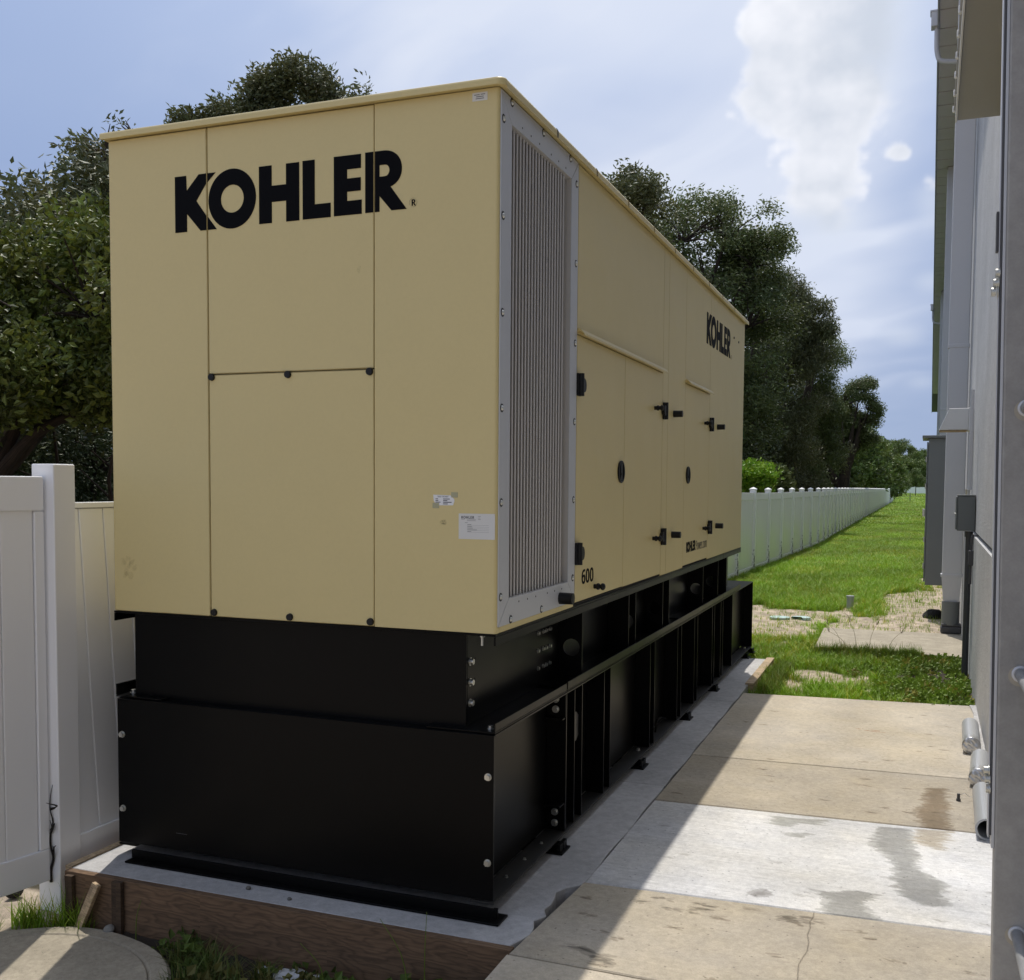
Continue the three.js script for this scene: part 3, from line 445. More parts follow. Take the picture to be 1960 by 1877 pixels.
// silver pipe lengths on the walkway
{
  const G = 'silver pipe lengths lying by the wall';
  const pipeThing = (label, pos, yaw, len, taped) => {
    const t = thing('pipe_length', label, 'pipe', pos, yaw, G), R = 0.054;
    const wall = poly(Array.from({ length: 32 }, (_, i) => [Math.cos(i / 32 * 6.2832) * R, Math.sin(i / 32 * 6.2832) * R]), len, 'z', 0, [hole(0, 0, 0.044)]).translate(0, R, -len);
    part('tube', wall, taped ? M.foil : M.pvc, t).material = taped ? std({ color: rgb(0.46, 0.47, 0.48), roughness: 0.38, metalness: 0.35 }) : M.pvc;
    if (taped) { reseed(31 + len * 100); const pts = []; const g = new THREE.CircleGeometry(R * 1.03, 40, 0, 6.2832), p = g.attributes.position; const ring = new THREE.CylinderGeometry(R * 1.035, R * 1.02, 0.09, 36, 4, true).rotateX(Math.PI / 2), q = ring.attributes.position;
      for (let i = 0; i < q.count; i++) { const k = 1 + (fbm(q.getX(i) * 90, q.getY(i) * 90, q.getZ(i) * 60, 3) - 0.5) * 0.09; q.setXY(i, q.getX(i) * k, q.getY(i) * k); }
      const dome = new THREE.SphereGeometry(R * 1.03, 36, 14, 0, 6.2832, 0, 1.5708).rotateX(Math.PI / 2).scale(1, 1, 0.22), d = dome.attributes.position;
      for (let i = 0; i < d.count; i++) { const k = (fbm(d.getX(i) * 60 + d.getY(i) * 60, d.getY(i) * 18 - d.getX(i) * 18, 0, 3) - 0.5) * 0.016; d.setZ(i, d.getZ(i) + k); }
      ring.computeVertexNormals(); dome.computeVertexNormals();
      part('tape_wrap', [ring.translate(0, R, -0.044), dome.translate(0, R, 0.001)], M.foil, t); }
    else part('dark_bore', cyl('z', [0, R, -len * 0.5], 0.0435, 0.02, 24), M.dark, t);  // dark disc added in the bore to paint its shade
    return t;
  };
  pipeThing('silver pipe length with a taped end, farthest of the three by the wall', [1.886, 0, -3.43], -0.035, 0.62, true);
  pipeThing('silver pipe length with a taped end, between the other two by the wall', [1.888, 0, -2.64], -0.07, 0.5, true);
  pipeThing('open ended silver pipe length nearest the steel jamb', [1.872, 0, -1.69], -0.03, 0.68, false);
  const s = thing('wire_scrap', 'bit of bent wire with a dark bolt beside the open pipe', 'scrap', [1.77, 0, -2.33]);
  part('bolt', [cyl('y', [0, 0.02, 0], 0.008, 0.04, 8), cyl('y', [0, 0.006, 0], 0.013, 0.012, 6)], M.darkGrey, s); part('wire', tube([[0, 0.03, 0], [0.03, 0.05, 0.02], [0.06, 0.02, -0.03], [0.1, 0.05, 0.03]], 0.0015, 5), M.foil, s);
}
// ---------------------------------------------------------------- generator
const font = await new FontLoader().loadAsync('fonts/droid/droid_sans_bold.typeface.json'), fontR = await new FontLoader().loadAsync('fonts/droid/droid_sans_regular.typeface.json');
function wordmark(cut) {                         // the six letters, 1.11 x 0.237 m, as flat outlines; cut = half width of the panel joints at x = .165 and .965
  const S = (p, ...holes) => { const s = new THREE.Shape(p.map((q) => new THREE.Vector2(...q))); s.holes.push(...holes); return s; }, out = [];
  const c = cut ? 0.0035 : 0;
  if (cut) {
    out.push(S([[0, 0], [0, 0.236], [0.059, 0.236], [0.0615, 0.173], [0.124, 0.236], [0.165 - c, 0.236], [0.165 - c, 0.194], [0.111, 0.126], [0.165 - c, 0.060], [0.165 - c, 0], [0.131, 0], [0.0615, 0.076], [0.0615, 0]]));
    out.push(S([[0.165 + c, 0.236], [0.21, 0.236], [0.165 + c, 0.199]]), S([[0.165 + c, 0], [0.214, 0], [0.165 + c, 0.055]]));
  } else out.push(S([[0, 0], [0, 0.236], [0.059, 0.236], [0.0615, 0.173], [0.124, 0.236], [0.21, 0.236], [0.111, 0.126], [0.214, 0], [0.131, 0], [0.0615, 0.076], [0.0615, 0]]));
  const O = new THREE.Shape(); O.absellipse(0.292, 0.1195, 0.119, 0.1235, 0, Math.PI * 2, false); const oi = new THREE.Path(); oi.absellipse(0.2935, 0.1195, 0.057, 0.0575, 0, Math.PI * 2, true); O.holes.push(oi); out.push(O);
  out.push(S([[0.426, 0.003], [0.426, 0.237], [0.488, 0.237], [0.488, 0.154], [0.557, 0.154], [0.557, 0.237], [0.62, 0.237], [0.62, 0.003], [0.557, 0.003], [0.557, 0.088], [0.488, 0.088], [0.488, 0.003]]));
  out.push(S([[0.636, 0.004], [0.636, 0.239], [0.693, 0.239], [0.693, 0.061], [0.767, 0.061], [0.767, 0.004]]));
  out.push(S([[0.782, 0.005], [0.782, 0.240], [0.906, 0.240], [0.906, 0.185], [0.843, 0.185], [0.843, 0.149], [0.905, 0.149], [0.905, 0.097], [0.843, 0.097], [0.843, 0.061], [0.909, 0.061], [0.909, 0.005]]));
  const bowl = (s) => { s.lineTo(1.006, 0.242); s.bezierCurveTo(1.055, 0.242, 1.088, 0.212, 1.088, 0.166); s.bezierCurveTo(1.088, 0.134, 1.068, 0.109, 1.038, 0.100); s.lineTo(1.109, 0.007); s.lineTo(1.042, 0.007); s.lineTo(0.989, 0.067); s.lineTo(0.989, 0.006); };
  const counter = () => { const p = new THREE.Path(); p.moveTo(0.989, 0.142); p.lineTo(0.989, 0.187); p.lineTo(1.012, 0.187); p.bezierCurveTo(1.04, 0.187, 1.04, 0.142, 1.012, 0.142); p.closePath(); return p; };
  if (cut) { out.push(S([[0.925, 0.006], [0.925, 0.242], [0.965 - c, 0.242], [0.965 - c, 0.006]])); const r = new THREE.Shape(); r.moveTo(0.965 + c, 0.006); r.lineTo(0.965 + c, 0.242); bowl(r); r.closePath(); r.holes.push(counter()); out.push(r); }
  else { const r = new THREE.Shape(); r.moveTo(0.925, 0.006); r.lineTo(0.925, 0.242); bowl(r); r.closePath(); r.holes.push(counter()); out.push(r); }
  return out;
}
const flat = (shapes, d = 0.0012) => join(shapes.map((s) => new THREE.ExtrudeGeometry(s, { depth: d, bevelEnabled: false, curveSegments: 28 })));
const text = (str, size, f, d = 0.001) => clean(new TextGeometry(str, { font: f, size, depth: d, curveSegments: 6, bevelEnabled: false }));
const SIDE = new THREE.Matrix4().set(0, 0, 1, 0, 0, 1, 0, 0, -1, 0, 0, 0, 0, 0, 0, 1);   // (u, v, w) -> x = w, y = v, z = -u
{
  const G = thing('generator', 'large tan standby generator on a black fuel tank base', 'generator', [0, 0, 0]);
  const W = -1.856, YB = 1.115, YT = 3.19, L = -6.155, C = M.cream, K = M.black;
  // core behind the panel joints
  part('inner_frame', [bx(W + 0.015, -0.016, YB + 0.004, YT, -0.99 - 0.02, -0.016, 0), bx(W + 0.015, -0.016, YB + 0.004, YT, L + 0.015, -1.0, 0)].slice(1).concat(bx(W + 0.015, -0.11, YB + 0.004, YT, -1.0, -0.016, 0)), M.creamIn, G);
  // front panels
  const fp = (x0, x1, y0, y1) => part('front_panel', bx(x0 + 0.002, x1 - 0.002, y0, y1, -0.014, 0, 0.0035), C, G);
  fp(W, -1.332, YB, YT); fp(-1.332, -0.532, 2.1565, YT); fp(-1.332, -0.532, YB, 2.1525);
  { const s = [[-0.53, -0.014], [-0.53, 0], [-0.020, 0]]; for (let i = 0; i <= 8; i++) { const a = Math.PI / 2 - (i / 8) * Math.PI / 2; s.push([-0.014 + Math.cos(a) * 0.014, -0.014 + Math.sin(a) * 0.014]); } s.push([0, -0.0185], [-0.014, -0.0185], [-0.014, -0.014]);
    part('front_panel', poly(s.map((p) => [p[0], -p[1]]), YT - YB, 'y').translate(0, YB, 0), C, G); }
  for (const [x, y] of [[-1.315, 2.143], [-0.935, 2.143], [-0.552, 2.143], [-1.313, 1.133], [-0.931, 1.133], [-0.549, 1.134]]) part('knob', [cyl('z', [x, y, 0.005], 0.0155, 0.010, 24, 0.014)], M.blackRub, G);
  const left = part('side_panel', bx(W, W + 0.014, YB, YT, L, -0.0165, 0.003), C, G); part('rear_panel', bx(W + 0.016, -0.016, YB, YT, L, L + 0.014, 0.003), C, G);
  // right side panels
  const sp = (name, z0, z1, y0, y1, x = 0) => part(name, bx(-0.014 + x, x, y0, y1, z1 + 0.0018, z0 - 0.0018, 0.003), C, G);
  part('corner_strip', [bx(-0.014, -0.0005, YB, 1.1385, -0.985, -0.0375, 0.001), bx(-0.014, -0.0005, YB, 1.1385, -0.0345, -0.0205, 0.001), bx(-0.014, -0.0005, 3.1875, 3.191, -0.985, -0.0205, 0), bx(-0.014, -0.0005, 1.139, 3.1875, -1.003, -0.99, 0.001)], C, G);
  const d1 = sp('door', -1.005, -1.886, 1.131, 2.402), d2 = sp('door', -1.886, -2.812, 1.128, 2.402), d3 = sp('door', -3.505, -4.445, 1.128, 2.402);
  sp('upper_panel', -1.005, -2.812, 2.406, YT); sp('upper_panel', -3.505, -4.445, 2.406, YT);
  sp('side_panel', -2.812, -2.965, YB, YT); sp('side_panel', -2.965, -3.505, YB, YT); sp('side_panel', -4.445, L, YB, YT);
  part('threshold', [bx(-0.016, -0.006, YB, 1.126, -2.81, -1.0, 0), bx(-0.016, -0.006, YB, 1.124, -4.44, -3.51, 0)], M.dark, G);  // dark strips painting the shade of the gap below the doors
  const drip = (z0, z1) => { const s = [[-z0, 2.400], [-z0, 2.403]]; part('drip_rail', [poly([[0, 2.432], [0.016, 2.428], [0.034, 2.408], [0.034, 2.398], [0.031, 2.398], [0.031, 2.406], [0.014, 2.42], [0, 2.422]].map((p) => [p[0], p[1]]), z0 - z1, 'z').translate(0.0005, 0, z1)], C, G); };
  drip(-1.008, -2.812); drip(-3.515, -4.443);
  // roof lid in short lengths with lapped joints
  const rz = [0.032, -0.595, -1.195, -1.79, -2.385, -2.965, -3.56, -4.165, -4.76, -5.36, -6.19];
  const roof = part('roof', bx(W - 0.016, 0.026, 3.1945, 3.2195, L - 0.03, -0.03, 0.002), C, G);
  for (let i = 0; i < rz.length - 1; i++) {
    const s = [[-0.002, 3.222], [0.020, 3.2195], [0.028, 3.2155], [0.032, 3.208], [0.032, 3.183], [0.029, 3.183], [0.026, 3.192], [0.004, 3.193], [-0.002, 3.194]];
    const a = rz[i] - (i ? 0.002 : 0.03), b = rz[i + 1] + 0.002, e = part('roof_edge', poly(s, a - b, 'z').translate(0, 0, b), C, roof);
    if (i) part('roof_joint', [poly([[0.005, 3.225], [0.021, 3.2225], [0.030, 3.2175], [0.0345, 3.209], [0.0345, 3.181], [0.0325, 3.181], [0.0325, 3.207], [0.028, 3.215], [0.020, 3.219], [0.005, 3.222]], 0.010, 'z').translate(0, 0, rz[i] - 0.005)], i === 1 ? M.darkGrey : M.creamIn, roof);
  }
  { const s = [[-0.03, 3.222], [0.022, 3.220], [0.029, 3.2165], [0.032, 3.210], [0.032, 3.190], [0.029, 3.190], [0.027, 3.193], [0.004, 3.194], [-0.03, 3.194]].map((p) => [p[0], p[1]]);
    const g = poly(s.map((p) => [-p[0], p[1]]), 1.875, 'x'); g.translate(W - 0.018, 0, 0); part('roof_front_edge', g, C, roof);
    const pc = []; const r = 0.032; const q = new THREE.LatheGeometry([[0, 3.222], [0.020, 3.2195], [0.028, 3.216], [0.032, 3.209], [0.032, 3.188], [0.026, 3.193], [0, 3.194]].map((v) => new THREE.Vector2(...v)), 10, 0, Math.PI / 2); q.translate(0.001, 0, 0.001); part('roof_corner', q, std({ color: M.cream.color, map: paintT, roughness: 0.42, side: THREE.DoubleSide }), roof); }
  // louvre in its galvanised frame
  const lf = new THREE.Group(); lf.name = 'louvre_frame'; G.add(lf);
  function louvreFrame() {
    const o = [[-0.0125, 1.14], [-0.987, 1.14], [-0.987, 3.187], [-0.0125, 3.187]], i = [[-0.15, 1.242], [-0.886, 1.242], [-0.886, 3.09], [-0.15, 3.09]].map((p, k) => [k === 0 || k === 3 ? -0.125 : p[0], p[1]]);
    const piece = (a, b, c, d) => poly([a, b, c, d].map((p) => [-p[0], p[1]]), 0.0025, 'x', 0.0006);
    for (const [a, b] of [[0, 1], [1, 2], [2, 3], [3, 0]]) { const sh = (p, q, t) => [p[0] + (q[0] - p[0]) * t, p[1] + (q[1] - p[1]) * t]; const s = 0.0016 / 1; part('frame_rail', piece(sh(o[a], o[b], s), sh(o[b], o[a], s), sh(i[b], i[a], s), sh(i[a], i[b], s)).translate(0.001, 0, 0), M.galv, lf); }
    part('reveal', [bx(-0.085, 0.0008, 1.24, 1.242, -0.886, -0.125, 0), bx(-0.085, 0.0008, 3.09, 3.092, -0.886, -0.125, 0), bx(-0.085, 0.0008, 1.242, 3.09, -0.888, -0.886, 0), bx(-0.085, 0.0008, 1.242, 3.09, -0.125, -0.123, 0)], M.slat, lf);
    part('back_sheet', bx(-0.092, -0.088, 1.242, 3.09, -0.886, -0.125, 0), M.creamIn, lf);
    const slat = metric(join([poly([[0, 0], [0.0022, 0], [0.0022, 0.046], [0, 0.046]], 1.846, 'y'), poly([[-0.003, -0.001], [0.0052, -0.001], [0.0052, 0.0055], [-0.003, 0.0055]], 1.846, 'y')].map((g) => g)));
    for (let k = 0; k < 19; k++) { const m = new THREE.Mesh(slat, M.slat); m.name = 'slat'; m.position.set(-0.014, 1.243, -0.155 - k * 0.0368); m.rotation.y = Math.PI / 2 - 0.5; m.castShadow = m.receiveShadow = true; lf.add(m); }
    const washer = metric(cyl('x', [0.0042, 0, 0], 0.017, 0.0018, 20)), screw = metric(cyl('x', [0.0082, 0, 0], 0.0105, 0.006, 16, 0.007)), put = (z, y) => { const m = new THREE.Mesh(screw, M.zinc); m.name = 'screw'; m.position.set(0, y, z); const w = new THREE.Mesh(washer, M.blackRub); w.name = 'dark_washer'; w.position.set(0, y, z); lf.add(w); m.castShadow = m.receiveShadow = true; lf.add(m); };  // washers coloured black, painting in the shadow ring round each head
    for (const y of [3.084, 2.721, 2.355, 1.99, 1.625, 1.256]) { put(-0.036, y); put(-0.958, y); }
    for (const z of [-0.122, -0.491, -0.861]) put(z, 3.172); for (const z of [-0.147, -0.517]) put(z, 1.156);
    const holeDisc = metric(cyl('x', [0.0042, 0, 0], 0.0042, 0.0012, 10)); for (const z of [-0.239, -0.34, -0.443, -0.593, -0.693, -0.795]) for (const y of [1.219, 3.112]) { const m = new THREE.Mesh(holeDisc, M.dark); m.name = 'hole_disc'; m.position.set(0, y, z); lf.add(m); }  // small holes drawn as flat dark discs, shade put into the colour
    part('door_stop', [cyl('x', [0.036, 1.178, -0.77], 0.027, 0.064, 24, 0.026), cyl('x', [0.068, 1.178, -0.77], 0.020, 0.003, 20, 0.014)], M.blackRub, lf);
  }
  louvreFrame();
  // hinges, catches and stops
  const hinge = (z, y, dir, par) => {
    const dome = new THREE.CylinderGeometry(0.033, 0.026, 0.022, 24, 1, false, dir > 0 ? 0 : 0, Math.PI * 2).rotateZ(-Math.PI / 2).scale(1, 1, 1);
    part('hinge', [bx(0.001, 0.014, y - 0.053, y + 0.053, z - 0.03, z + 0.03, 0.004), cyl('y', [0.016, y, z], 0.016, 0.106, 14), dome.translate(0.012, y, z - dir * 0.036)], M.blackRub, par);
  };
  hinge(-1.022, 2.168, 1, d1); hinge(-1.022, 1.366, 1, d1); hinge(-2.838, 2.166, -1, d2); hinge(-2.838, 1.366, -1, d2); hinge(-4.475, 2.17, -1, d3); hinge(-4.475, 1.366, -1, d3);
  const bump = (z, y, par) => part('ball_stud', [cyl('x', [0.008, y, z], 0.012, 0.016, 12), new THREE.SphereGeometry(0.017, 14, 10).scale(0.8, 1, 1).translate(0.022, y, z), cyl('x', [0.032, y, z], 0.009, 0.012, 10), new THREE.SphereGeometry(0.018, 14, 10).scale(0.8, 1, 1).translate(0.046, y, z)], M.blackRub, par);
  const stop = (z, y) => part('door_stop', cyl('x', [0.03, y, z], 0.0225, 0.06, 20, 0.0215), M.blackRub, G);
  for (const y of [2.168, 1.366]) { bump(-2.593, y, d2); stop(-3.14, y - 0.001); bump(-4.24, y, d3); stop(-4.8, y); }
  bump(-1.33, 1.182, d1);
  const pull = (z, y, par) => { const h = part('handle', [poly(Array.from({ length: 36 }, (_, i) => [-z + Math.cos(i / 36 * 6.2832) * 0.064, y + Math.sin(i / 36 * 6.2832) * 0.061]), 0.006, 'x', 0.002, [hole(-z, y, 0.05)]).translate(0.002, 0, 0)], M.blackRub, par); part('handle_recess', cyl('x', [0.0016, y, z], 0.051, 0.002, 28), M.dark, h); part('paddle', [bx(0.004, 0.009, y - 0.045, y + 0.045, z - 0.017, z + 0.02, 0.002), cyl('x', [0.009, y - 0.012, z + 0.004], 0.009, 0.006, 14)], M.blackRub, h); };
  pull(-1.812, 1.767, d1); pull(-3.63, 1.767, d3);
  // lettering
  part('lettering', flat(wordmark(true)).translate(-1.497, 2.764, 0.0004), M.ink, G);
  { const ring = new THREE.Shape(); ring.absarc(0, 0, 0.024, 0, 6.2832, false); ring.holes.push(hole(0, 0, 0.0168)); part('lettering', join([flat([ring]), text('R', 0.0245, font).translate(-0.0095, -0.0122, 0)]).translate(-0.36, 2.793, 0.0004), M.ink, G);
    const side = (g, z, y) => g.clone().applyMatrix4(SIDE).translate(0.0004, y, z);
    part('lettering', [side(flat(wordmark(false)), -4.26, 2.776)].concat(side(flat([ring]), -5.42, 2.80)), M.ink, G);
    part('screw_head', [cyl('x', [0.003, 2.982, -5.535], 0.010, 0.006, 12), cyl('x', [0.003, 2.977, -5.793], 0.010, 0.006, 12)], M.darkGrey, G);
    const six = text('600', 0.068, font); six.computeBoundingBox(); const bb = six.boundingBox; six.translate(-bb.min.x, -bb.min.y, 0); six.scale(0.2 / (bb.max.x - bb.min.x), 0.072 / (bb.max.y - bb.min.y), 1); part('lettering', side(six, -1.114, 1.21), M.ink, d1);
    const kw = flat(wordmark(false)); kw.scale(0.335 / 1.109, 0.075 / 0.237, 1); part('lettering', side(kw, -3.625, 1.214), M.ink, d3);
    const pw = text('Power.com', 0.07, fontR); pw.computeBoundingBox(); const pb = pw.boundingBox; pw.translate(-pb.min.x, 0, 0).scale(0.425 / (pb.max.x - pb.min.x), 1, 1); part('lettering', side(pw, -3.985, 1.214), std({ color: rgb(0.045, 0.042, 0.04), roughness: 0.5 }), d3); }
  // paper labels
  const label = (x, y, w, h, draw, px, shape) => { const t = canvasTex(px, Math.round(px * h / w), draw); const s = new THREE.Shape((shape ?? [[0, 0], [1, 0], [1, 1], [0, 1]]).map((p) => new THREE.Vector2(p[0] * w, p[1] * h))); const g = clean(new THREE.ExtrudeGeometry(s, { depth: 0.0006, bevelEnabled: false })), p = g.attributes.position, uv = g.attributes.uv; for (let i = 0; i < p.count; i++) uv.setXY(i, p.getX(i) / w, p.getY(i) / h); g.translate(x, y, 0.0004); return part('label', g, std({ map: t, roughness: 0.55 }), G, true); };
  const lines = (x, rows) => { for (const [px, py, w, h] of rows) { x.fillRect(px, py, w, h); } };
  label(-0.159, 1.4815, 0.152, 0.0995, (x, w, h) => {
    x.fillStyle = '#d8d7d2'; x.fillRect(0, 0, w, h); x.fillStyle = '#111'; x.font = 'bold ' + Math.round(h * 0.145) + 'px sans-serif'; x.fillText('KOHLER', w * 0.065, h * 0.2);
    x.fillStyle = '#555'; x.font = Math.round(h * 0.05) + 'px sans-serif'; lines(x, [[w * 0.07, h * 0.225, w * 0.1, 3], [w * 0.23, h * 0.22, w * 0.25, 3], [w * 0.23, h * 0.27, w * 0.24, 4], [w * 0.54, h * 0.095, w * 0.07, 4], [w * 0.54, h * 0.16, w * 0.06, 4], [w * 0.54, h * 0.22, w * 0.07, 4], [w * 0.17, h * 0.35, w * 0.08, 4]]);
    for (let i = 0; i < 5; i++) lines(x, [[w * 0.24, h * (0.42 + i * 0.068), w * [0.11, 0.13, 0.15, 0.27, 0.11][i], 5], [w * 0.24, h * (0.45 + i * 0.068), w * 0.6, 1.4]]); }, 512);
  label(-0.2695, 1.6115, 0.0915, 0.0415, (x, w, h) => { x.fillStyle = '#e6e6e6'; x.fillRect(0, 0, w, h); x.fillStyle = '#33343a'; x.font = 'bold ' + Math.round(h * 0.2) + 'px sans-serif'; x.fillText('TEST TICKET', w * 0.2, h * 0.25); for (let i = 0; i < 4; i++) lines(x, [[w * 0.11, h * (0.36 + i * 0.155), w * [0.12, 0.13, 0.24, 0.18][i], h * 0.07], [w * 0.47, h * (0.36 + i * 0.155), w * [0.31, 0.2, 0.4, 0.22][i], h * 0.075]]); }, 320, [[0.17, 0], [0.94, 0.02], [1, 0.42], [0.99, 0.6], [0.81, 0.95], [0, 1], [0.03, 0.42]]);
  const tape = std({ color: rgb(0.40, 0.385, 0.24), roughness: 0.25 });
  part('tape', [bx(-0.192, -0.164, 1.643, 1.663, 0.0004, 0.0012, 0), bx(-0.272, -0.244, 1.6, 1.621, 0.0004, 0.0012, 0)].map((g, i) => g), tape, G);
  label(-0.11, 3.148, 0.062, 0.031, (x, w, h) => { x.fillStyle = '#d9d8d2'; x.fillRect(0, 0, w, h); x.fillStyle = '#6a6a6a'; lines(x, [[w * 0.12, h * 0.22, w * 0.36, h * 0.1], [w * 0.55, h * 0.2, w * 0.3, h * 0.1], [w * 0.25, h * 0.45, w * 0.5, h * 0.1], [w * 0.22, h * 0.68, w * 0.55, h * 0.1]]); }, 128);
  const smudge = (x, y, w, h, col, seed, n) => { const al = canvasTex(96, 96, (g) => { reseed(seed); g.fillStyle = '#000'; g.fillRect(0, 0, 96, 96); for (let i = 0; i < n; i++) { const r = rr(3, 11), a = rr(0, 6.28), k = 26 * Math.sqrt(rnd()); g.fillStyle = 'rgba(255,255,255,' + rr(0.03, 0.10) + ')'; g.beginPath(); g.ellipse(48 + Math.cos(a) * k, 48 + Math.sin(a) * k, r, r * rr(0.5, 1), a, 0, 7); g.fill(); } }); al.colorSpace = THREE.NoColorSpace; const g = clean(new THREE.PlaneGeometry(w, h)); g.translate(x, y, 0.0006); part('smudge', g, std({ color: col, alphaMap: al, transparent: true, roughness: 0.6 }), G, true); };
  smudge(-1.77, 1.31, 0.16, 0.17, rgb(0.45, 0.33, 0.13), 61, 26); smudge(-0.225, 1.545, 0.05, 0.035, rgb(0.16, 0.14, 0.07), 62, 70); smudge(-0.6, 2.55, 0.03, 0.05, rgb(0.3, 0.24, 0.1), 63, 20);
  // skid: channel frame with flanges and stiffener plates
  const skid = part('skid_front_plate', bx(-1.787, -0.146, 0.706, 1.1, -0.062, -0.05, 0.002), K, G);
  part('skid_web', bx(-0.156, -0.146, 0.73, 1.1, -6.34, -0.064, 0.001), K, G); part('skid_web', bx(-1.787, -1.777, 0.73, 1.1, -6.34, -0.064, 0.001), K, G); part('skid_rear_plate', bx(-1.775, -0.158, 0.73, 1.1, -6.34, -6.33, 0.001), K, G);
  part('top_flange', [bx(-0.3, -0.0005, 1.104, 1.1135, -5.208, 0.002, 0.002), bx(-0.008, -0.0005, 1.068, 1.1035, -5.208, 0.002, 0.002)], K, G); part('top_flange', [bx(-0.3, -0.0005, 1.104, 1.1135, -6.185, -5.212, 0.002), bx(-0.008, -0.0005, 1.068, 1.1035, -6.185, -5.212, 0.002)], K, G);
  part('top_flange', [bx(-1.858, -1.7, 1.104, 1.1135, -6.185, 0.002, 0.002), bx(-1.858, -1.85, 1.068, 1.1035, -6.185, 0.002, 0.002)], K, G);
  part('top_flange', bx(-1.699, -0.302, 1.104, 1.1135, -0.3, 0, 0.002), K, G);
  part('bottom_flange', [bx(-0.3, -0.001, 0.7215, 0.729, -0.906, -0.001, 0.002), bx(-0.008, -0.0005, 0.7295, 0.7625, -0.906, -0.001, 0.002)], K, G);
  part('bottom_flange', [bx(-0.3, 0.001, 0.7235, 0.731, -6.19, -0.91, 0.002), bx(-0.006, 0.0025, 0.7315, 0.768, -5.23, -0.91, 0.002), bx(-0.006, 0.0025, 0.7315, 0.768, -6.19, -5.234, 0.002)], K, G);
  part('bottom_flange', [bx(-1.855, -1.6, 0.7215, 0.729, -6.19, -0.001, 0.002), bx(-1.856, -1.848, 0.7295, 0.78, -6.19, -0.001, 0.002)], K, G);
  const plate = (z, h) => { const g = poly([[-0.145, 0.732], [-0.02, 0.732], [-0.02, 1.103], [-0.145, 1.103]], 0.009, 'z', 0.001, h ? [hole(-0.075, 0.885, 0.043)] : []).translate(0, 0, z - 0.009); part('stiffener', g, K, G); };
  plate(-1.2, 1); plate(-2.11); plate(-2.27, 1); plate(-2.99, 1); plate(-3.18); plate(-4.4, 1); plate(-5.07, 1); plate(-5.5);
  part('mount_bracket', [bx(-0.144, -0.03, 0.7335, 0.74, -1.19, -0.93, 0.002), bx(-0.144, -0.03, 0.7335, 0.74, -2.7, -2.5, 0.002), bx(-0.144, -0.03, 0.7335, 0.74, -3.85, -3.65, 0.002)], K, G);
  const hexX = metric(join([cyl('x', [0.0015, 0, 0], 0.0175, 0.003, 20), cyl('x', [0.010, 0, 0], 0.0135, 0.013, 6)])), hexZ = metric(join([cyl('z', [0, 0, 0.0015], 0.0175, 0.003, 20), cyl('z', [0, 0, 0.010], 0.0135, 0.013, 6)])), hexY = metric(join([cyl('y', [0, 0.0015, 0], 0.0175, 0.003, 20), cyl('y', [0, 0.010, 0], 0.0135, 0.013, 6)]));
  const bolt = (g, x, y, z, s = 1, par = G) => { const m = new THREE.Mesh(g, M.zinc); m.name = 'bolt'; m.position.set(x, y, z); m.scale.setScalar(s); m.rotation[g === hexX ? 'x' : g === hexZ ? 'z' : 'y'] = (x * 7 + y * 13 + z * 5) % 1; m.castShadow = m.receiveShadow = true; par.add(m); };
  for (const y of [0.985, 0.901, 0.817]) { bolt(hexX, -0.146, y, -0.088, 0.95); for (const z of [-0.899, -0.972, -1.014, -1.071]) bolt(hexX, -0.146, y + 0.006, z, 0.6); part('bolt_hole', cyl('x', [-0.1455, y + 0.004, -0.138], 0.006, 0.001, 10), M.dark, G); }
  part('bolt', [cyl('y', [-0.1, 1.092, -0.1], 0.013, 0.014, 6), cyl('y', [-0.1, 1.07, -0.1], 0.006, 0.04, 8)], M.zinc, G);
  bolt(hexY, -0.04, 0.729, -0.05, 0.8); bolt(hexY, -1.815, 0.729, -0.07, 0.9);
  // fuel tank
  const T = M.black;
  const tank = part('tank', bx(-1.74, -0.1, 0.058, 0.7195, -7.02, -0.0005, 0.003), T, G);
  part('tank_front_plate', bx(-1.838, -0.0005, 0.06, 0.7185, 0, 0.012, 0.002), K, tank); part('tank_end_plate', bx(-1.838, 0, 0.045, 0.7185, -7.035, -7.022, 0.002), T, tank);
  part('tank_top', bx(-0.099, 0, 0.7115, 0.7195, -7.021, -0.001, 0.001), T, tank); part('tank_top', bx(-1.838, -1.741, 0.7115, 0.7195, -7.021, -0.001, 0.001), T, tank);
  part('tank_foot_flange', bx(-0.099, 0.002, 0.046, 0.0545, -7.02, 0.011, 0.001), std({ color: rgb(0.028, 0.026, 0.023), roughness: 0.6, map: soilT }), tank); part('tank_foot_flange', bx(-1.838, -1.741, 0.046, 0.0545, -7.02, 0.011, 0.001), T, tank);
  for (const z of [-1.032, -1.154, -1.55, -1.672, -2.59, -2.71, -3.4, -3.526, -4.0, -4.12, -4.745, -4.845, -5.146, -5.255, -5.757]) part('rib', bx(-0.099, -0.002, 0.056, 0.71, z - 0.009, z, 0.001), T, tank);
  { const h = [[-0.099, 0.056], [-0.002, 0.056], [-0.002, 0.71], [-0.099, 0.71]]; part('rib', poly(h, 0.010, 'z', 0.001).translate(0, 0, -0.913), T, tank); part('bolt_plate', [bx(-0.099, -0.004, 0.6, 0.709, -0.902, -0.894, 0.002), bx(-0.099, -0.006, 0.592, 0.6005, -0.902, -0.86, 0.002)], T, tank); part('bolt_plate', [bx(-0.099, -0.004, 0.0565, 0.1855, -0.902, -0.894, 0.002), bx(-0.099, -0.006, 0.185, 0.193, -0.902, -0.83, 0.002)], T, tank); }
  for (const y of [0.685, 0.637, 0.145, 0.092]) bolt(hexZ, -0.052, y, -0.894, 1.0, tank);
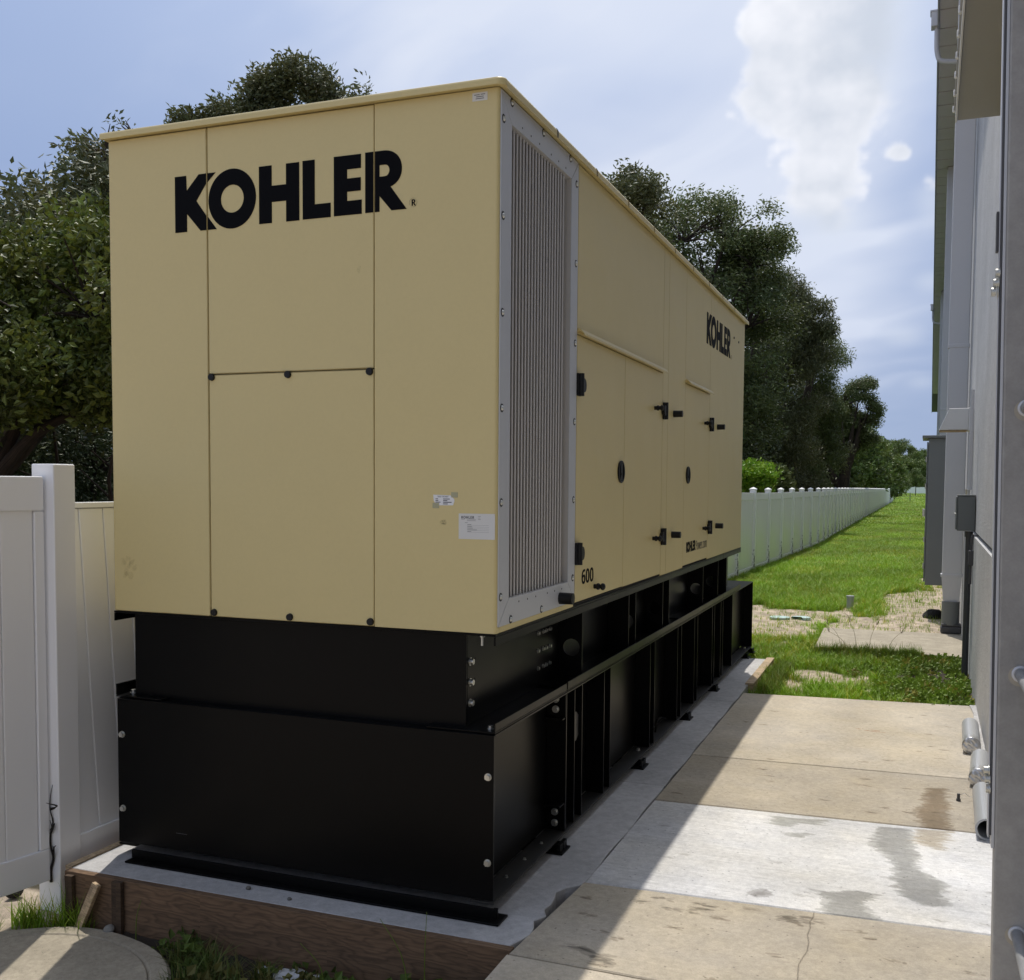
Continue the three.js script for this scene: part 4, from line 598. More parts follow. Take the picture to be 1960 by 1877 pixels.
  part('lifting_eye', poly([[1.036, 0.44], [1.12, 0.44], [1.15, 0.46], [1.15, 0.56], [1.12, 0.582], [1.036, 0.582]], 0.014, 'x', 0.001, [hole(1.075, 0.511, 0.038)]).translate(-0.034, 0, 0), std({ color: rgb(0.05, 0.048, 0.045), roughness: 0.4 }), tank);
  for (const [x, y] of [[-1.811, 0.555], [-1.811, 0.216], [-0.024, 0.554], [-0.024, 0.212]]) bolt(hexZ, x, y, 0.012, 0.85, tank);
  bolt(hexY, -0.05, 0.0545, -0.06, 0.9, tank); bolt(hexY, -0.05, 0.0545, -2.5, 0.8, tank); bolt(hexY, -0.045, 0.0545, -6.85, 0.8, tank); for (const z of [-0.26, -0.48, -0.7]) bolt(hexY, -0.05, 0.0545, z, 0.45, tank);
  part('hook_bar', tube([[-0.06, 0.055, -3.0], [-0.055, 0.13, -3.02], [-0.04, 0.14, -3.06], [-0.01, 0.13, -3.09]], 0.008, 8), T, tank);
  for (const [z, w] of [[0.043, 0.052], [-0.785, 0.062], [-2.33, 0.066], [-3.72, 0.06], [-4.85, 0.06], [-6.6, 0.06], [-6.95, 0.06]]) part('foot_beam', [bx(-1.735, z > 0 ? 0.055 : 0.043, 0.0015, 0.010, z - w, z + w, 0.002), bx(-1.735, 0.032, 0.010, 0.046, z - 0.006, z + 0.006, 0.001), bx(0.012, 0.029, 0.010, 0.0455, z - w * (z > 0 ? 0.3 : 0.8), z + w * (z > 0 ? 0.2 : 0.8), 0.001)], K, tank);
  part('scratch', bx(-1.52, -1.46, 0.1375, 0.1395, 0.0122, 0.0124, 0), M.darkGrey, tank).rotation.z = 0;
}
// loose things on the ground
{
  const stub = thing('pipe_stub', 'short grey capped pipe standing in the sandy patch', 'pipe', [0.70, groundY(0.7, -11.9) - 0.02, -11.93]);
  part('pipe', cyl('y', [0, 0.1, 0], 0.05, 0.2, 20), M.pvc, stub); part('cap', cyl('y', [0, 0.195, 0], 0.056, 0.03, 20), M.pvc, stub);
  const lid = thing('valve_cover', 'cracked pale green plastic cover lying in the sparse grass', 'cover', [0.0, groundY(0, -10.4) + 0.012, -10.4], 0.3);
  const gm = std({ color: rgb(0.42, 0.55, 0.52), roughness: 0.6 }); part('cover_half', cyl('y', [-0.11, 0.01, 0], 0.13, 0.025, 20), gm, lid); part('cover_half', new THREE.CylinderGeometry(0.12, 0.13, 0.03, 18, 1, false, 0, 4.4).translate(0.16, 0.014, 0.03), std({ color: gm.color, roughness: 0.6, side: THREE.DoubleSide }), lid);
}
// ---------------------------------------------------------------- trees and plants
function leafCluster(n, R, len, wid, seed, up = 0.2) {  // n folded leaves round a twig
  reseed(seed); const pos = [], nor = [], v = new THREE.Vector3(), d = new THREE.Vector3(), s = new THREE.Vector3(), u = new THREE.Vector3();
  for (let i = 0; i < n; i++) {
    v.set(rr(-1, 1), rr(-1, 1), rr(-1, 1)); if (v.length() > 1) { i--; continue; } v.multiplyScalar(R); v.y *= 0.75;
    d.set(rr(-1, 1), rr(-0.7, 0.7) + up, rr(-1, 1)).normalize(); s.set(rr(-1, 1), rr(-0.4, 0.4), rr(-1, 1)).cross(d).normalize(); u.copy(d).cross(s);
    const l = len * rr(0.7, 1.25), w = wid * rr(0.7, 1.2) / 2, f = w * 0.5;
    const a = v.clone(), t = v.clone().addScaledVector(d, l), m = v.clone().addScaledVector(d, l * 0.45), p = m.clone().addScaledVector(s, w).addScaledVector(u, f), q = m.clone().addScaledVector(s, -w).addScaledVector(u, f);
    for (const k of [a, p, t, a, t, q]) pos.push(k.x, k.y, k.z);
  }
  const g = new THREE.BufferGeometry(); g.setAttribute('position', new THREE.Float32BufferAttribute(pos, 3)); g.computeVertexNormals(); return g;
}
const leafMat = (r, g, b, t = 0.4) => phys({ color: rgb(r, g, b), roughness: 0.5, transmission: t, thickness: 0, side: THREE.DoubleSide, specularIntensity: 0.6 });
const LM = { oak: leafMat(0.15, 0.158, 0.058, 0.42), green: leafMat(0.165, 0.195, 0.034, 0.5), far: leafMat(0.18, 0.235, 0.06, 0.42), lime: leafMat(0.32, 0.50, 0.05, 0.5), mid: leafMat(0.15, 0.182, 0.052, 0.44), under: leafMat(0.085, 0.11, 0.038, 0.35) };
const CL = { oak: leafCluster(26, 0.27, 0.10, 0.042, 1), oak2: leafCluster(24, 0.36, 0.13, 0.055, 2), green: leafCluster(20, 0.19, 0.085, 0.046, 3), far: leafCluster(24, 0.75, 0.34, 0.17, 4), bush: leafCluster(22, 0.2, 0.11, 0.07, 5), hang: leafCluster(26, 0.36, 0.16, 0.035, 6, -0.6) };
const tmpM = new THREE.Matrix4(), tmpQ = new THREE.Quaternion(), tmpE = new THREE.Euler(), tmpS = new THREE.Vector3(), tmpP = new THREE.Vector3(), tmpC = new THREE.Color();
function crownMesh(name, pts, geo, mat, hue = 0.35) {
  const m = new THREE.InstancedMesh(geo, mat, pts.length); m.name = name; m.userData.kind = 'stuff'; m.castShadow = m.receiveShadow = true;
  pts.forEach((p, i) => { tmpE.set(rr(-0.5, 0.5), rr(0, 6.28), rr(-0.5, 0.5)); tmpM.compose(tmpP.set(p[0], p[1], p[2]), tmpQ.setFromEuler(tmpE), tmpS.setScalar(p[3] ?? rr(0.75, 1.25))); m.setMatrixAt(i, tmpM); const k = rr(1 - hue, 1 + hue) * (p[4] ?? 1), w = rr(-0.12, 0.12); m.setColorAt(i, tmpC.setRGB(k * (1 + w), k, k * (1 - w))); });
  return m;
}
// blobs: [x, y, z, r] offsets from the base; each blob grows sub-clumps, each sub-clump leaf clusters
function tree(name, label, category, base, o) {
  reseed(o.seed); const t = thing(name, label, category, base, 0, o.group), pts = [], limbs = [], tw = [];
  const top = o.fork ?? [0, o.blobs[0][1] * 0.45, 0];
  for (const [x, y, z, r] of o.blobs) {
    const mid = [mix(top[0], x, 0.5) + rr(-0.3, 0.3), mix(top[1], y, 0.6), mix(top[2], z, 0.5) + rr(-0.3, 0.3)];
    if (!o.noLimbs) limbs.push(limb([top, mid, [x, y - r * 0.2, z]], (o.trunk ?? 0.25) * rr(0.35, 0.6), 0.03, 6, 9));
    const n = o.sub ?? 16;
    for (let i = 0; i < n; i++) {
      const a = rr(0, 6.283), e = Math.asin(rr(-0.75, 1)), k = r * rr(0.5, 1.08), cx = x + Math.cos(a) * Math.cos(e) * k, cy = y + Math.sin(e) * k * 0.85, cz = z + Math.sin(a) * Math.cos(e) * k, cr = r * rr(0.17, 0.40), cf = rr(0.93, 1.07);
      if (!o.noLimbs) tw.push(limb([[x, y - r * 0.2, z], [mix(x, cx, 0.6), mix(y, cy, 0.45), mix(z, cz, 0.6)], [cx, cy, cz]], 0.035 * (o.tw ?? 1), 0.008, 4, 5));
      const c = Math.round((o.dens ?? 26) * (cr / (r * 0.32)) ** 2);
      for (let j = 0; j < c; j++) { const b = rr(0, 6.283), f = Math.asin(rr(-1, 1)), q = cr * Math.cbrt(rr(0.05, 1)); const p = [cx + Math.cos(b) * Math.cos(f) * q, cy + Math.sin(f) * q * 0.8, cz + Math.sin(b) * Math.cos(f) * q, rr(0.7, 1.3), cf]; if (fbm(p[0] * 0.9 + 50, p[1] * 0.9 + o.seed, p[2] * 0.9, 2) > (o.gap ?? 0.41)) pts.push(p); }
    }
  }
  if (o.trunk) { const tr = o.trunkPath ?? [[0, -0.4, 0], [top[0] * 0.4 + 0.05, top[1] * 0.5, top[2] * 0.4], top]; part('trunk', limb(tr, o.trunk * 1.15, o.trunk * 0.7, 9, 12), M.bark, t); }
  if (limbs.length) part('limbs', limbs.concat(tw), M.bark, t);
  for (const l of o.extraLimbs ?? []) part('limb', limb(l[0], l[1], l[2], 7, 12), M.bark, t);
  t.add(crownMesh('crown', pts, o.geo, o.mat, o.hue)); o.count = pts.length;
  return t;
}
const GY = -0.3;
// left of the generator
tree('oak_tree', 'dark oak at the left edge rising behind the sunlit green tree', 'tree', [-11.6, GY, -7.4], { seed: 11, trunk: 0.28, geo: CL.oak2, mat: LM.oak, sub: 22, dens: 24, blobs: [[0, 5.0, 0, 1.7], [1.3, 5.15, -0.6, 1.5], [2.2, 5.3, -1.0, 1.35], [-1.6, 4.8, 0.9, 1.8], [0.6, 3.4, 0.6, 1.9], [2.4, 3.6, 0.2, 1.7], [-1.4, 3.0, 1.5, 2.0]] });
tree('green_tree', 'bright leafy green tree just behind the white gate and post', 'tree', [-7.6, GY, -4.4], { seed: 12, trunk: 0.16, geo: CL.green, mat: LM.green, sub: 30, dens: 20, hue: 0.55, tw: 0.6, gap: 0.45, blobs: [[0, 3.9, 0.3, 1.0], [0.95, 3.9, -0.7, 1.0], [-0.9, 3.9, 1.2, 1.05], [1.5, 4.5, -1.3, 0.8], [0.4, 3.0, 0.2, 0.8], [1.5, 3.05, -0.9, 0.7], [-0.6, 3.0, 1.3, 0.8], [1.9, 4.9, -1.9, 0.6]] });
tree('oak_tree', 'small lone crown peeking over the left end of the generator roof', 'tree', [-11.55, GY, -11.45], { seed: 13, trunk: 0.2, geo: CL.oak, mat: LM.oak, sub: 16, dens: 15, blobs: [[0, 8.15, 0, 0.55], [0.35, 7.95, -0.25, 0.5], [-0.4, 7.85, 0.35, 0.5], [0, 7.3, 0, 0.75], [0.1, 6.2, 0, 1.1], [0.3, 5.0, 0.2, 1.3]] });
tree('oak_tree', 'broad crown above the middle of the generator roof', 'tree', [-10.6, GY, -14.6], { seed: 14, trunk: 0.3, geo: CL.oak, mat: LM.oak, sub: 20, dens: 17, gap: 0.46, blobs: [[0.45, 10.0, -0.35, 0.75], [1.05, 9.5, -0.7, 0.66], [-0.3, 9.45, 0.2, 0.66], [-0.9, 9.05, 0.65, 0.48], [-1.45, 8.85, 0.95, 0.34], [0.4, 8.8, -0.2, 1.1], [1.25, 8.6, -0.8, 0.85], [0, 7.4, 0.2, 1.6], [-0.8, 5.8, 0.2, 1.9]] });
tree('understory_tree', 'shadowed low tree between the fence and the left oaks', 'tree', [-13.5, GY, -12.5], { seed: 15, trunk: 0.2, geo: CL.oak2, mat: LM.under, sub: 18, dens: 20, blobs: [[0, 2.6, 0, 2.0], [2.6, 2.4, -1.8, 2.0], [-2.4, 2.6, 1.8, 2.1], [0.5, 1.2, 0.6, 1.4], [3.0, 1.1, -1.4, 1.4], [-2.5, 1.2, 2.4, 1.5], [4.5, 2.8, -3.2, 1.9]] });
for (const [i, b] of [[-8.1, -7.0], [-9.6, -5.2], [-7.2, -7.9], [-10.6, -8.6]].entries()) { reseed(400 + i); const x = b[0], z = b[1], l = []; for (let k = 0; k < 4; k++) { const y = rr(0.8, 2.4), a = rr(-0.8, 0.8); l.push(limb([[0, y * 0.5, 0], [a * 0.8, y, rr(-0.4, 0.4)], [a * 2.2 + rr(-0.4, 0.4), y + rr(-0.1, 0.7), rr(-0.8, 0.8)]], 0.035, 0.008, 5, 8)); } const t = thing('bare_sapling', ['thin bare sapling in the shade left of the generator', 'leaning bare sapling in the shade behind the gate', 'thin shaded sapling close to the generator edge', 'far bare sapling deep in the shade beyond the fence'][i], 'sapling', [x, GY, z]); part('stem', limb([[0, -0.2, 0], [0.1, 1.2, 0.05], [rr(-0.3, 0.3), 2.8, 0]], 0.05, 0.02, 6, 10), M.bark, t); part('branches', l, M.bark, t); }
// row beyond the fence on the right
tree('oak_tree', 'nearest tall oak rising over the generator roof on the right', 'tree', [-4.7, GY, -18.6], { seed: 21, trunk: 0.3, geo: CL.oak, mat: LM.oak, sub: 20, dens: 22, blobs: [[-0.2, 7.9, 0, 1.2], [0.65, 8.15, 0.1, 0.8], [-0.95, 7.6, 0.3, 1.0], [0.3, 6.6, 0, 1.3], [-1.0, 6.2, 0.4, 1.4], [0.9, 5.6, -0.1, 1.2], [0.2, 4.4, 0, 1.5], [1.1, 3.0, 0, 1.4], [-0.6, 2.6, 0.3, 1.6], [0.9, 1.3, -0.2, 1.3]] });
tree('oak_tree', 'second oak in the row, greyer and leaning to the right', 'tree', [-5.6, GY, -29], { seed: 22, trunk: 0.35, geo: CL.oak2, mat: LM.mid, sub: 20, dens: 26, blobs: [[0.2, 9.9, 0, 1.6], [1.5, 10.0, -0.4, 1.4], [-1.0, 9.7, 0.4, 1.5], [2.3, 9.0, -0.7, 1.1], [1.0, 8.2, 0, 1.8], [-0.6, 7.6, 0, 1.8], [2.2, 7.2, -0.4, 1.4], [1.2, 5.8, 0, 1.9], [-0.5, 5.0, 0, 2.0], [2.0, 4.2, 0, 1.5], [1.2, 2.6, 0.3, 1.8], [-0.7, 2.0, 0.5, 1.9]] });
tree('cedar_tree', 'third tree in the row with feathery drooping dark foliage', 'tree', [-5.3, GY, -38.2], { seed: 23, trunk: 0.35, geo: CL.hang, mat: LM.oak, sub: 22, dens: 28, blobs: [[0.4, 10.0, 0, 1.7], [1.7, 9.2, 0, 1.3], [2.7, 8.3, -0.2, 0.95], [-0.8, 9.3, 0.3, 1.7], [1.2, 7.8, 0, 1.8], [2.3, 6.9, 0, 1.2], [0.3, 6.0, 0, 2.0], [1.7, 5.0, 0, 1.5], [0.5, 3.6, 0, 2.0], [1.6, 2.4, 0.2, 1.7], [-0.8, 2.4, 0, 2.0]] });
tree('cedar_tree', 'fourth tree in the row, lower with a rounded right side', 'tree', [-5.3, GY - 0.5, -48.2], { seed: 24, trunk: 0.35, geo: CL.hang, mat: LM.mid, sub: 24, dens: 30, blobs: [[0.6, 9.2, 0, 1.8], [2.0, 8.8, 0, 1.5], [1.9, 7.2, 0, 1.6], [0.4, 7.2, 0, 2.0], [2.6, 6.2, 0, 1.1], [1.3, 5.4, 0, 1.9], [2.2, 4.0, 0, 1.4], [0.6, 3.4, 0, 2.1], [1.5, 2.0, 0, 1.8]] });
tree('spreading_tree', 'tree with a forked dark trunk rising from behind the fence', 'tree', [-2.5, GY, -61.5], { seed: 25, trunk: 0.42, geo: CL.oak2, mat: LM.mid, sub: 22, dens: 24, fork: [0.25, 3.0, 0], noLimbs: false, trunkPath: [[0, -0.4, 0], [0.05, 1.2, 0], [0.25, 3.0, 0]],
  extraLimbs: [[[[0.05, 1.6, 0], [-0.7, 3.0, 0.1], [-1.6, 4.6, 0.1], [-2.4, 6.0, 0]], 0.26, 0.07], [[[0.2, 2.6, 0], [0.7, 4.2, 0], [1.0, 6.0, 0.1]], 0.24, 0.06], [[[0.1, 2.4, 0], [-0.2, 4.2, 0.2], [-0.5, 6.0, 0.1]], 0.2, 0.06], [[[0.0, 1.8, 0], [-1.2, 2.9, 0.3], [-2.8, 3.6, 0.3]], 0.13, 0.04]],
  blobs: [[0.9, 7.4, 0, 1.0], [0.0, 6.9, 0, 1.2], [1.5, 6.6, 0, 0.6], [1.0, 5.8, -0.4, 0.9], [-0.9, 6.6, -0.2, 1.2], [-1.9, 6.4, -0.5, 1.1], [0.0, 5.7, -0.9, 1.0], [1.1, 4.7, -1.0, 0.7], [-2.6, 5.4, -1.2, 1.2]] });
for (const [i, [x, z, h]] of [[-5.2, -84, 9], [-3.6, -98, 8.2], [-2.6, -116, 7]].entries()) tree('leafy_tree', ['mid green tree close behind the spreading forked tree', 'mid green tree farther back right of the forked trunk', 'lowest mid green tree near the far end of the long fence'][i], 'tree', [x, GY, z], { seed: 760 + i, trunk: 0.2, geo: CL.far, mat: LM.far, sub: 20, dens: 12, noLimbs: true, fork: [0, 2, 0], gap: 0.36, blobs: [[0, h - 1.8, 0, 1.9], [-2.0, h - 2.4, 0.5, 2.1], [1.3, h - 3.6, 0, 1.6], [0, 3.0, 0.5, 2.2], [-2.4, 3.0, 0.6, 2.2], [1.2, 1.8, 0.4, 1.6]] });
tree('vine_bush', 'lime green vine covered bush above the near end of the fence', 'bush', [-2.45, -0.2, -24.3], { seed: 26, trunk: 0.05, geo: CL.bush, mat: LM.lime, sub: 16, dens: 12, noLimbs: true, fork: [0, 1, 0], blobs: [[0.0, 2.15, 0, 0.42], [-0.25, 1.75, 0, 0.45], [-0.45, 1.4, 0, 0.42], [0.12, 1.5, -0.1, 0.45]] });
tree('round_bush', 'rounded grey green bush right of the lime green one behind the fence', 'bush', [-1.95, -0.2, -25.4], { seed: 27, trunk: 0.05, geo: CL.bush, mat: LM.mid, sub: 20, dens: 16, noLimbs: true, fork: [0, 1, 0], blobs: [[-0.1, 1.95, 0, 0.42], [0.15, 1.7, 0, 0.36], [-0.45, 1.5, 0, 0.5], [-0.1, 1.2, 0, 0.42]] });
// the wood behind the row: one mass
{
  reseed(600); const pts = [];
  for (let i = 0; i < 6000; i++) { const z = rr(-30, -82), x = -8.5 + (z + 8) * 0.012 - Math.abs(rr(0, 5)) * rr(0.2, 1), h = 6.2 + 3.2 * fbm(z * 0.12, 3, 1, 3) + (z < -60 ? 2 : 0); pts.push([x, GY + h * Math.pow(rr(0.0, 1), 0.8), z, rr(0.8, 1.35)]); }
  for (let i = 0; i < 2600; i++) { const z = rr(-20, -70), x = rr(-7.5, -3.4); pts.push([x, GY + rr(0, 3.2 + 2 * fbm(z * 0.3, x, 4, 2)), z, rr(0.5, 0.9)]); }
  const m2p = []; for (let i = 0; i < 9000; i++) { const z = rr(-3, -24), x = -15.5 + rr(-2.5, 2.5) + (z + 12) * 0.15; m2p.push([x, GY + rr(0, 3.9), z, rr(0.8, 1.2)]); }
  for (let i = 0; i < 3000; i++) { const z = rr(4, -4), x = -13 + rr(-3, 1); m2p.push([x, GY + rr(0, 3.6), z, rr(0.8, 1.2)]); }
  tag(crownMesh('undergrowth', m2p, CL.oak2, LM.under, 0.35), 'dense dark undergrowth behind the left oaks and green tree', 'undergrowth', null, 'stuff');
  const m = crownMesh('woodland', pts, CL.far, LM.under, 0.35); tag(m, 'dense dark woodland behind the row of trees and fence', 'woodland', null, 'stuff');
  const trunks = [['thick dark trunk in the shade just past the generator', -3.9, -20.5, 0.32, 7], ['tall slanting trunk among the dark trees behind the fence', -4.6, -34, 0.26, 8], ['slim trunk beside the slanting one behind the fence', -4.0, -35.5, 0.16, 8], ['straight trunk in the dark wood right of the slanting one', -3.6, -43, 0.24, 7]];
  for (const [label, x, z, r, h] of trunks) { const t = thing('tree_trunk', label, 'tree trunk', [x, GY, z]); part('trunk', limb([[0, -0.3, 0], [r * 0.8, h * 0.4, 0], [r * (label.includes('slant') ? 4 : 1), h, 0.2]], r, r * 0.6, 9, 14), M.bark, t); }
}
// far end of the field
{
  const spots = [[-30, 13, 9], [-22, 15.5, 8], [-15, 17, 8], [-9, 16.5, 7], [-3.5, 14.5, 6], [1, 10.5, 5], [6, 12, 6], [12, 13, 7]];
  const names = ['leftmost far oak in the line beyond the field', 'far oak second from the left beyond the field', 'tall far oak beyond the field behind the spreading tree', 'highest rounded far oak at the end of the field', 'far oak with its crown stepping down to the gap of sky', 'low far tree in the gap beside the building edge', 'far tree half hidden by the building edge', 'farthest right tree hidden beyond the building edge'];
  spots.forEach(([x, h, r], i) => tree('far_oak', names[i], 'tree', [x, GY, -285 + (i % 3) * 8], { seed: 700 + i, trunk: 0.6, geo: CL.far, mat: LM.far, sub: 22, dens: 20, hue: 0.3, noLimbs: true, fork: [0, h * 0.3, 0], blobs: [[0, h - r * 0.55, 0, r * 0.55], [-r * 0.6, h - r * 0.8, 2, r * 0.55], [r * 0.6, h - r * 0.85, 1, r * 0.5], [0, h * 0.45, 3, r * 0.7], [-r * 0.6, h * 0.3, 3, r * 0.6], [r * 0.6, h * 0.28, 3, r * 0.6]] }));
  const young = [[-7.8, -200, 4.4, 'leftmost young tree before the far white fence'], [-5.1, -190, 4.6, 'dense young tree second from the left before the far fence'], [-2.6, -196, 5.0, 'bright young tree in the middle before the far fence'], [-0.2, -188, 4.2, 'small round young tree before the far fence'], [2.0, -198, 5.6, 'tallest young tree nearest the building before the far fence']];
  for (const [x, z, h, label] of young) tree('young_tree', label, 'tree', [x, GY, z], { seed: 740 + Math.round(x * 3), trunk: 0.07, geo: CL.oak2, mat: LM.far, sub: 14, dens: 26, noLimbs: true, fork: [0, h * 0.5, 0], hue: 0.3, blobs: [[0, h * 0.62, 0, h * 0.28], [-0.5, h * 0.5, 0, h * 0.2], [0.5, h * 0.48, 0, h * 0.2], [0, h * 0.85, 0, h * 0.16]] });
}
// ---------------------------------------------------------------- grass
function tuft(n, h, spread, wid, seed, bend = 0.5) {
  reseed(seed); const pos = [];
  for (let i = 0; i < n; i++) {
    const a = rr(0, 6.283), r = spread * Math.sqrt(rnd()), x = Math.cos(a) * r, z = Math.sin(a) * r, hh = h * rr(0.55, 1.15), b = rr(0.1, bend) * hh, da = rr(0, 6.283), dx = Math.cos(da), dz = Math.sin(da), sx = -dz * wid * 0.5 * rr(0.7, 1.2), sz = dx * wid * 0.5 * rr(0.7, 1.2);
    const P = (t, k) => [x + dx * b * t * t + sx * k, hh * t * (1 - 0.12 * t * (b / hh)), z + dz * b * t * t + sz * k];
    const a0 = P(0, 1), a1 = P(0, -1), b0 = P(0.5, 0.8), b1 = P(0.5, -0.8), c = P(1, 0);
    pos.push(...a0, ...a1, ...b0, ...a1, ...b1, ...b0, ...b0, ...b1, ...c);
  }
  const g = new THREE.BufferGeometry(); g.setAttribute('position', new THREE.Float32BufferAttribute(pos, 3)); g.computeVertexNormals(); return g;
}
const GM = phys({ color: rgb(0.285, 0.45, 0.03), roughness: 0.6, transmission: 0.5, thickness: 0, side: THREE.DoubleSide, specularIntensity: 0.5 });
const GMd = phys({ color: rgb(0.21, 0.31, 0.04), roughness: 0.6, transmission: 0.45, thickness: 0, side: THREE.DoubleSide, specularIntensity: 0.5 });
const GMshade = phys({ color: rgb(0.10, 0.15, 0.03), roughness: 0.6, transmission: 0.35, thickness: 0, side: THREE.DoubleSide, specularIntensity: 0.4 });  // darker copy of the grass material, shade put into its colour
function scatter(name, label, list, geo, mat, s0, s1, hue = 0.25) {
  const m = new THREE.InstancedMesh(geo, mat, list.length); m.name = name; m.castShadow = m.receiveShadow = true;
  list.forEach(([x, z, k], i) => { tmpE.set(rr(-0.15, 0.15), rr(0, 6.28), rr(-0.15, 0.15)); tmpM.compose(tmpP.set(x, groundY(x, z) - 0.004, z), tmpQ.setFromEuler(tmpE), tmpS.setScalar(rr(s0, s1) * (k ?? 1))); m.setMatrixAt(i, tmpM); const b = rr(1 - hue, 1 + hue) * (0.62 + 0.76 * fbm(x * 1.1 + 9, z * 0.55, 3, 4)), dry = rnd() < 0.12 + 0.25 * ss(0.5, 0.7, fbm(x * 0.9, z * 0.5 + 40, 8, 3)) ? 0.55 : 0; m.setColorAt(i, tmpC.setRGB(b * (1 + dry), b, b * (1 + dry * 0.8))); });
  return tag(m, label, 'grass', null, 'stuff');
}
const onSlab = (x, z) => (x > 0.53 && z < -7.5 && z > -9.27 && x > 0.55) || (x < 0.285 && z > -6.62);
{
  reseed(900); const near = [], mid = [], far = [], sparse = [], weeds = [];
  for (let i = 0; i < 26000; i++) {
    const z = -4.9 - rnd() * 15.1, x = rr(fenceX(z) - 0.1, wallX(z) - 0.03); if (z > -5.02 - (x - 0.3) * 0.01 && x > 0.2 && z > -4.99) continue;
    if (onSlab(x, z) || (z > -6.65 && x < 0.27)) continue;
    const s = sandAmount(x, z), w = ss(1.1, 1.55, x + (fbm(x * 4, z * 4, 2, 2) - 0.5) * 0.5) * ss(-7.9, -7.2, z);
    if (rnd() < ss(0.18, 0.62, s)) { if (rnd() < 0.2) sparse.push([x, z, rr(0.4, 1)]); continue; }
    if (rnd() < w) { if (rnd() < 0.5) weeds.push([x, z]); continue; }
    const h = 0.75 + 0.5 * fbm(x * 1.5, z * 1.5, 8, 2); near.push([x, z, h * (z < -11 ? 1.05 : 0.85)]);
  }
  for (let i = 0; i < 16000; i++) { const z = -20 - rnd() * 28, x = rr(fenceX(z) + 0.0, wallX(z)); mid.push([x, z]); }
  for (let i = 0; i < 22000; i++) { const z = -48 - Math.pow(rnd(), 1.3) * 200, x = z > -129 ? rr(fenceX(z), wallX(z)) : rr(-16, 9); far.push([x, z, 1 + (-z - 48) / 90]); }
  scatter('lawn_grass', 'bright green grass strip between the white fence and the building', near, tuft(15, 0.105, 0.06, 0.007, 51, 1.3), GM, 0.7, 1.25);
  scatter('lawn_grass', 'green lawn narrowing away between fence and building', mid, tuft(20, 0.115, 0.13, 0.014, 52, 1.3), GM, 0.8, 1.2);
  scatter('field_grass', 'distant lawn and field beyond the end of the long fence', far, tuft(22, 0.12, 0.24, 0.034, 53, 1.3), GM, 0.9, 1.2, 0.15);
  scatter('sparse_grass', 'thin grass tufts poking through the pale sand', sparse, tuft(8, 0.09, 0.05, 0.005, 54, 0.9), GM, 0.7, 1.3);
  const weedG = leafCluster(18, 0.05, 0.032, 0.026, 55, 0.5); weedG.translate(0, 0.03, 0); scatter('clover_weeds', 'low leafy weeds on dark soil at the foot of the wall', weeds, weedG, GMd, 0.8, 1.5);
  // edge tufts along fence and slabs
  const edge = []; for (let i = 0; i < 1500; i++) { const z = -15 - rnd() * 40; edge.push([fenceX(z) + rr(0.03, 0.12), z, rr(0.7, 1.2)]); } for (let i = 0; i < 500; i++) { edge.push([rr(0.6, 1.6), -7.46 + rr(-0.02, 0.05), rr(0.8, 1.3)], [rr(0.35, 0.45), rr(-6.5, -5.1), rr(0.6, 1.1)]); }
  scatter('edge_grass', 'taller grass along the fence foot and slab edges', edge, tuft(12, 0.13, 0.05, 0.006, 56, 0.7), GMd, 0.7, 1.2);
  // front soil: clumps in the shade
  const clump = (cx, cz, r, n, k = 1) => { const l = []; for (let i = 0; i < n; i++) { const a = rr(0, 6.28), q = r * Math.sqrt(rnd()); l.push([cx + Math.cos(a) * q, cz + Math.sin(a) * q * 0.7, k * rr(0.6, 1.2)]); } return l; };
  const okFront = ([x, z]) => z > 0.285 && x < 0.14 && Math.hypot(x + 1.62, z - 0.94) > 0.655;
  reseed(910);
  const f = [...clump(-1.15, 0.42, 0.13, 34, 1.1), ...clump(-1.0, 0.55, 0.16, 34, 1.1), ...clump(-0.85, 0.42, 0.12, 16), ...clump(-0.05, 0.5, 0.15, 26, 0.9), ...clump(-0.3, 0.62, 0.2, 24), ...clump(-0.55, 0.6, 0.2, 10, 0.8), ...clump(-1.55, 0.30, 0.1, 14, 0.8), ...clump(0.05, 0.35, 0.08, 12, 0.7)].filter(okFront);
  scatter('shade_grass', 'grass clumps with shade put into their colour before the form board', f, tuft(14, 0.12, 0.05, 0.0055, 57, 1.2), GMshade, 0.6, 1.1);
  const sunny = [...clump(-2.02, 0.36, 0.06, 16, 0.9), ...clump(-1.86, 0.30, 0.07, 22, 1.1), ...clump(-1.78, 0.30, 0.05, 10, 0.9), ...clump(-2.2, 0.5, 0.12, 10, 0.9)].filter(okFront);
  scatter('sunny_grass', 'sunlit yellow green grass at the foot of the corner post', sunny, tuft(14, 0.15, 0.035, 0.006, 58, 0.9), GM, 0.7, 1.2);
  const fw = []; for (let i = 0; i < 130; i++) { const x = rr(-0.28, 0.15), z = rr(0.29, 0.62); if (x < 0.13) fw.push([x, z, rr(0.7, 1.2)]); } for (let i = 0; i < 60; i++) { const p = [rr(-1.5, -0.3), rr(0.3, 0.8)]; if (okFront(p)) fw.push(p); }
  scatter('shade_weeds', 'small leafy weeds in the corner beside the walkway edge', fw, weedG, GMshade, 0.8, 1.5);
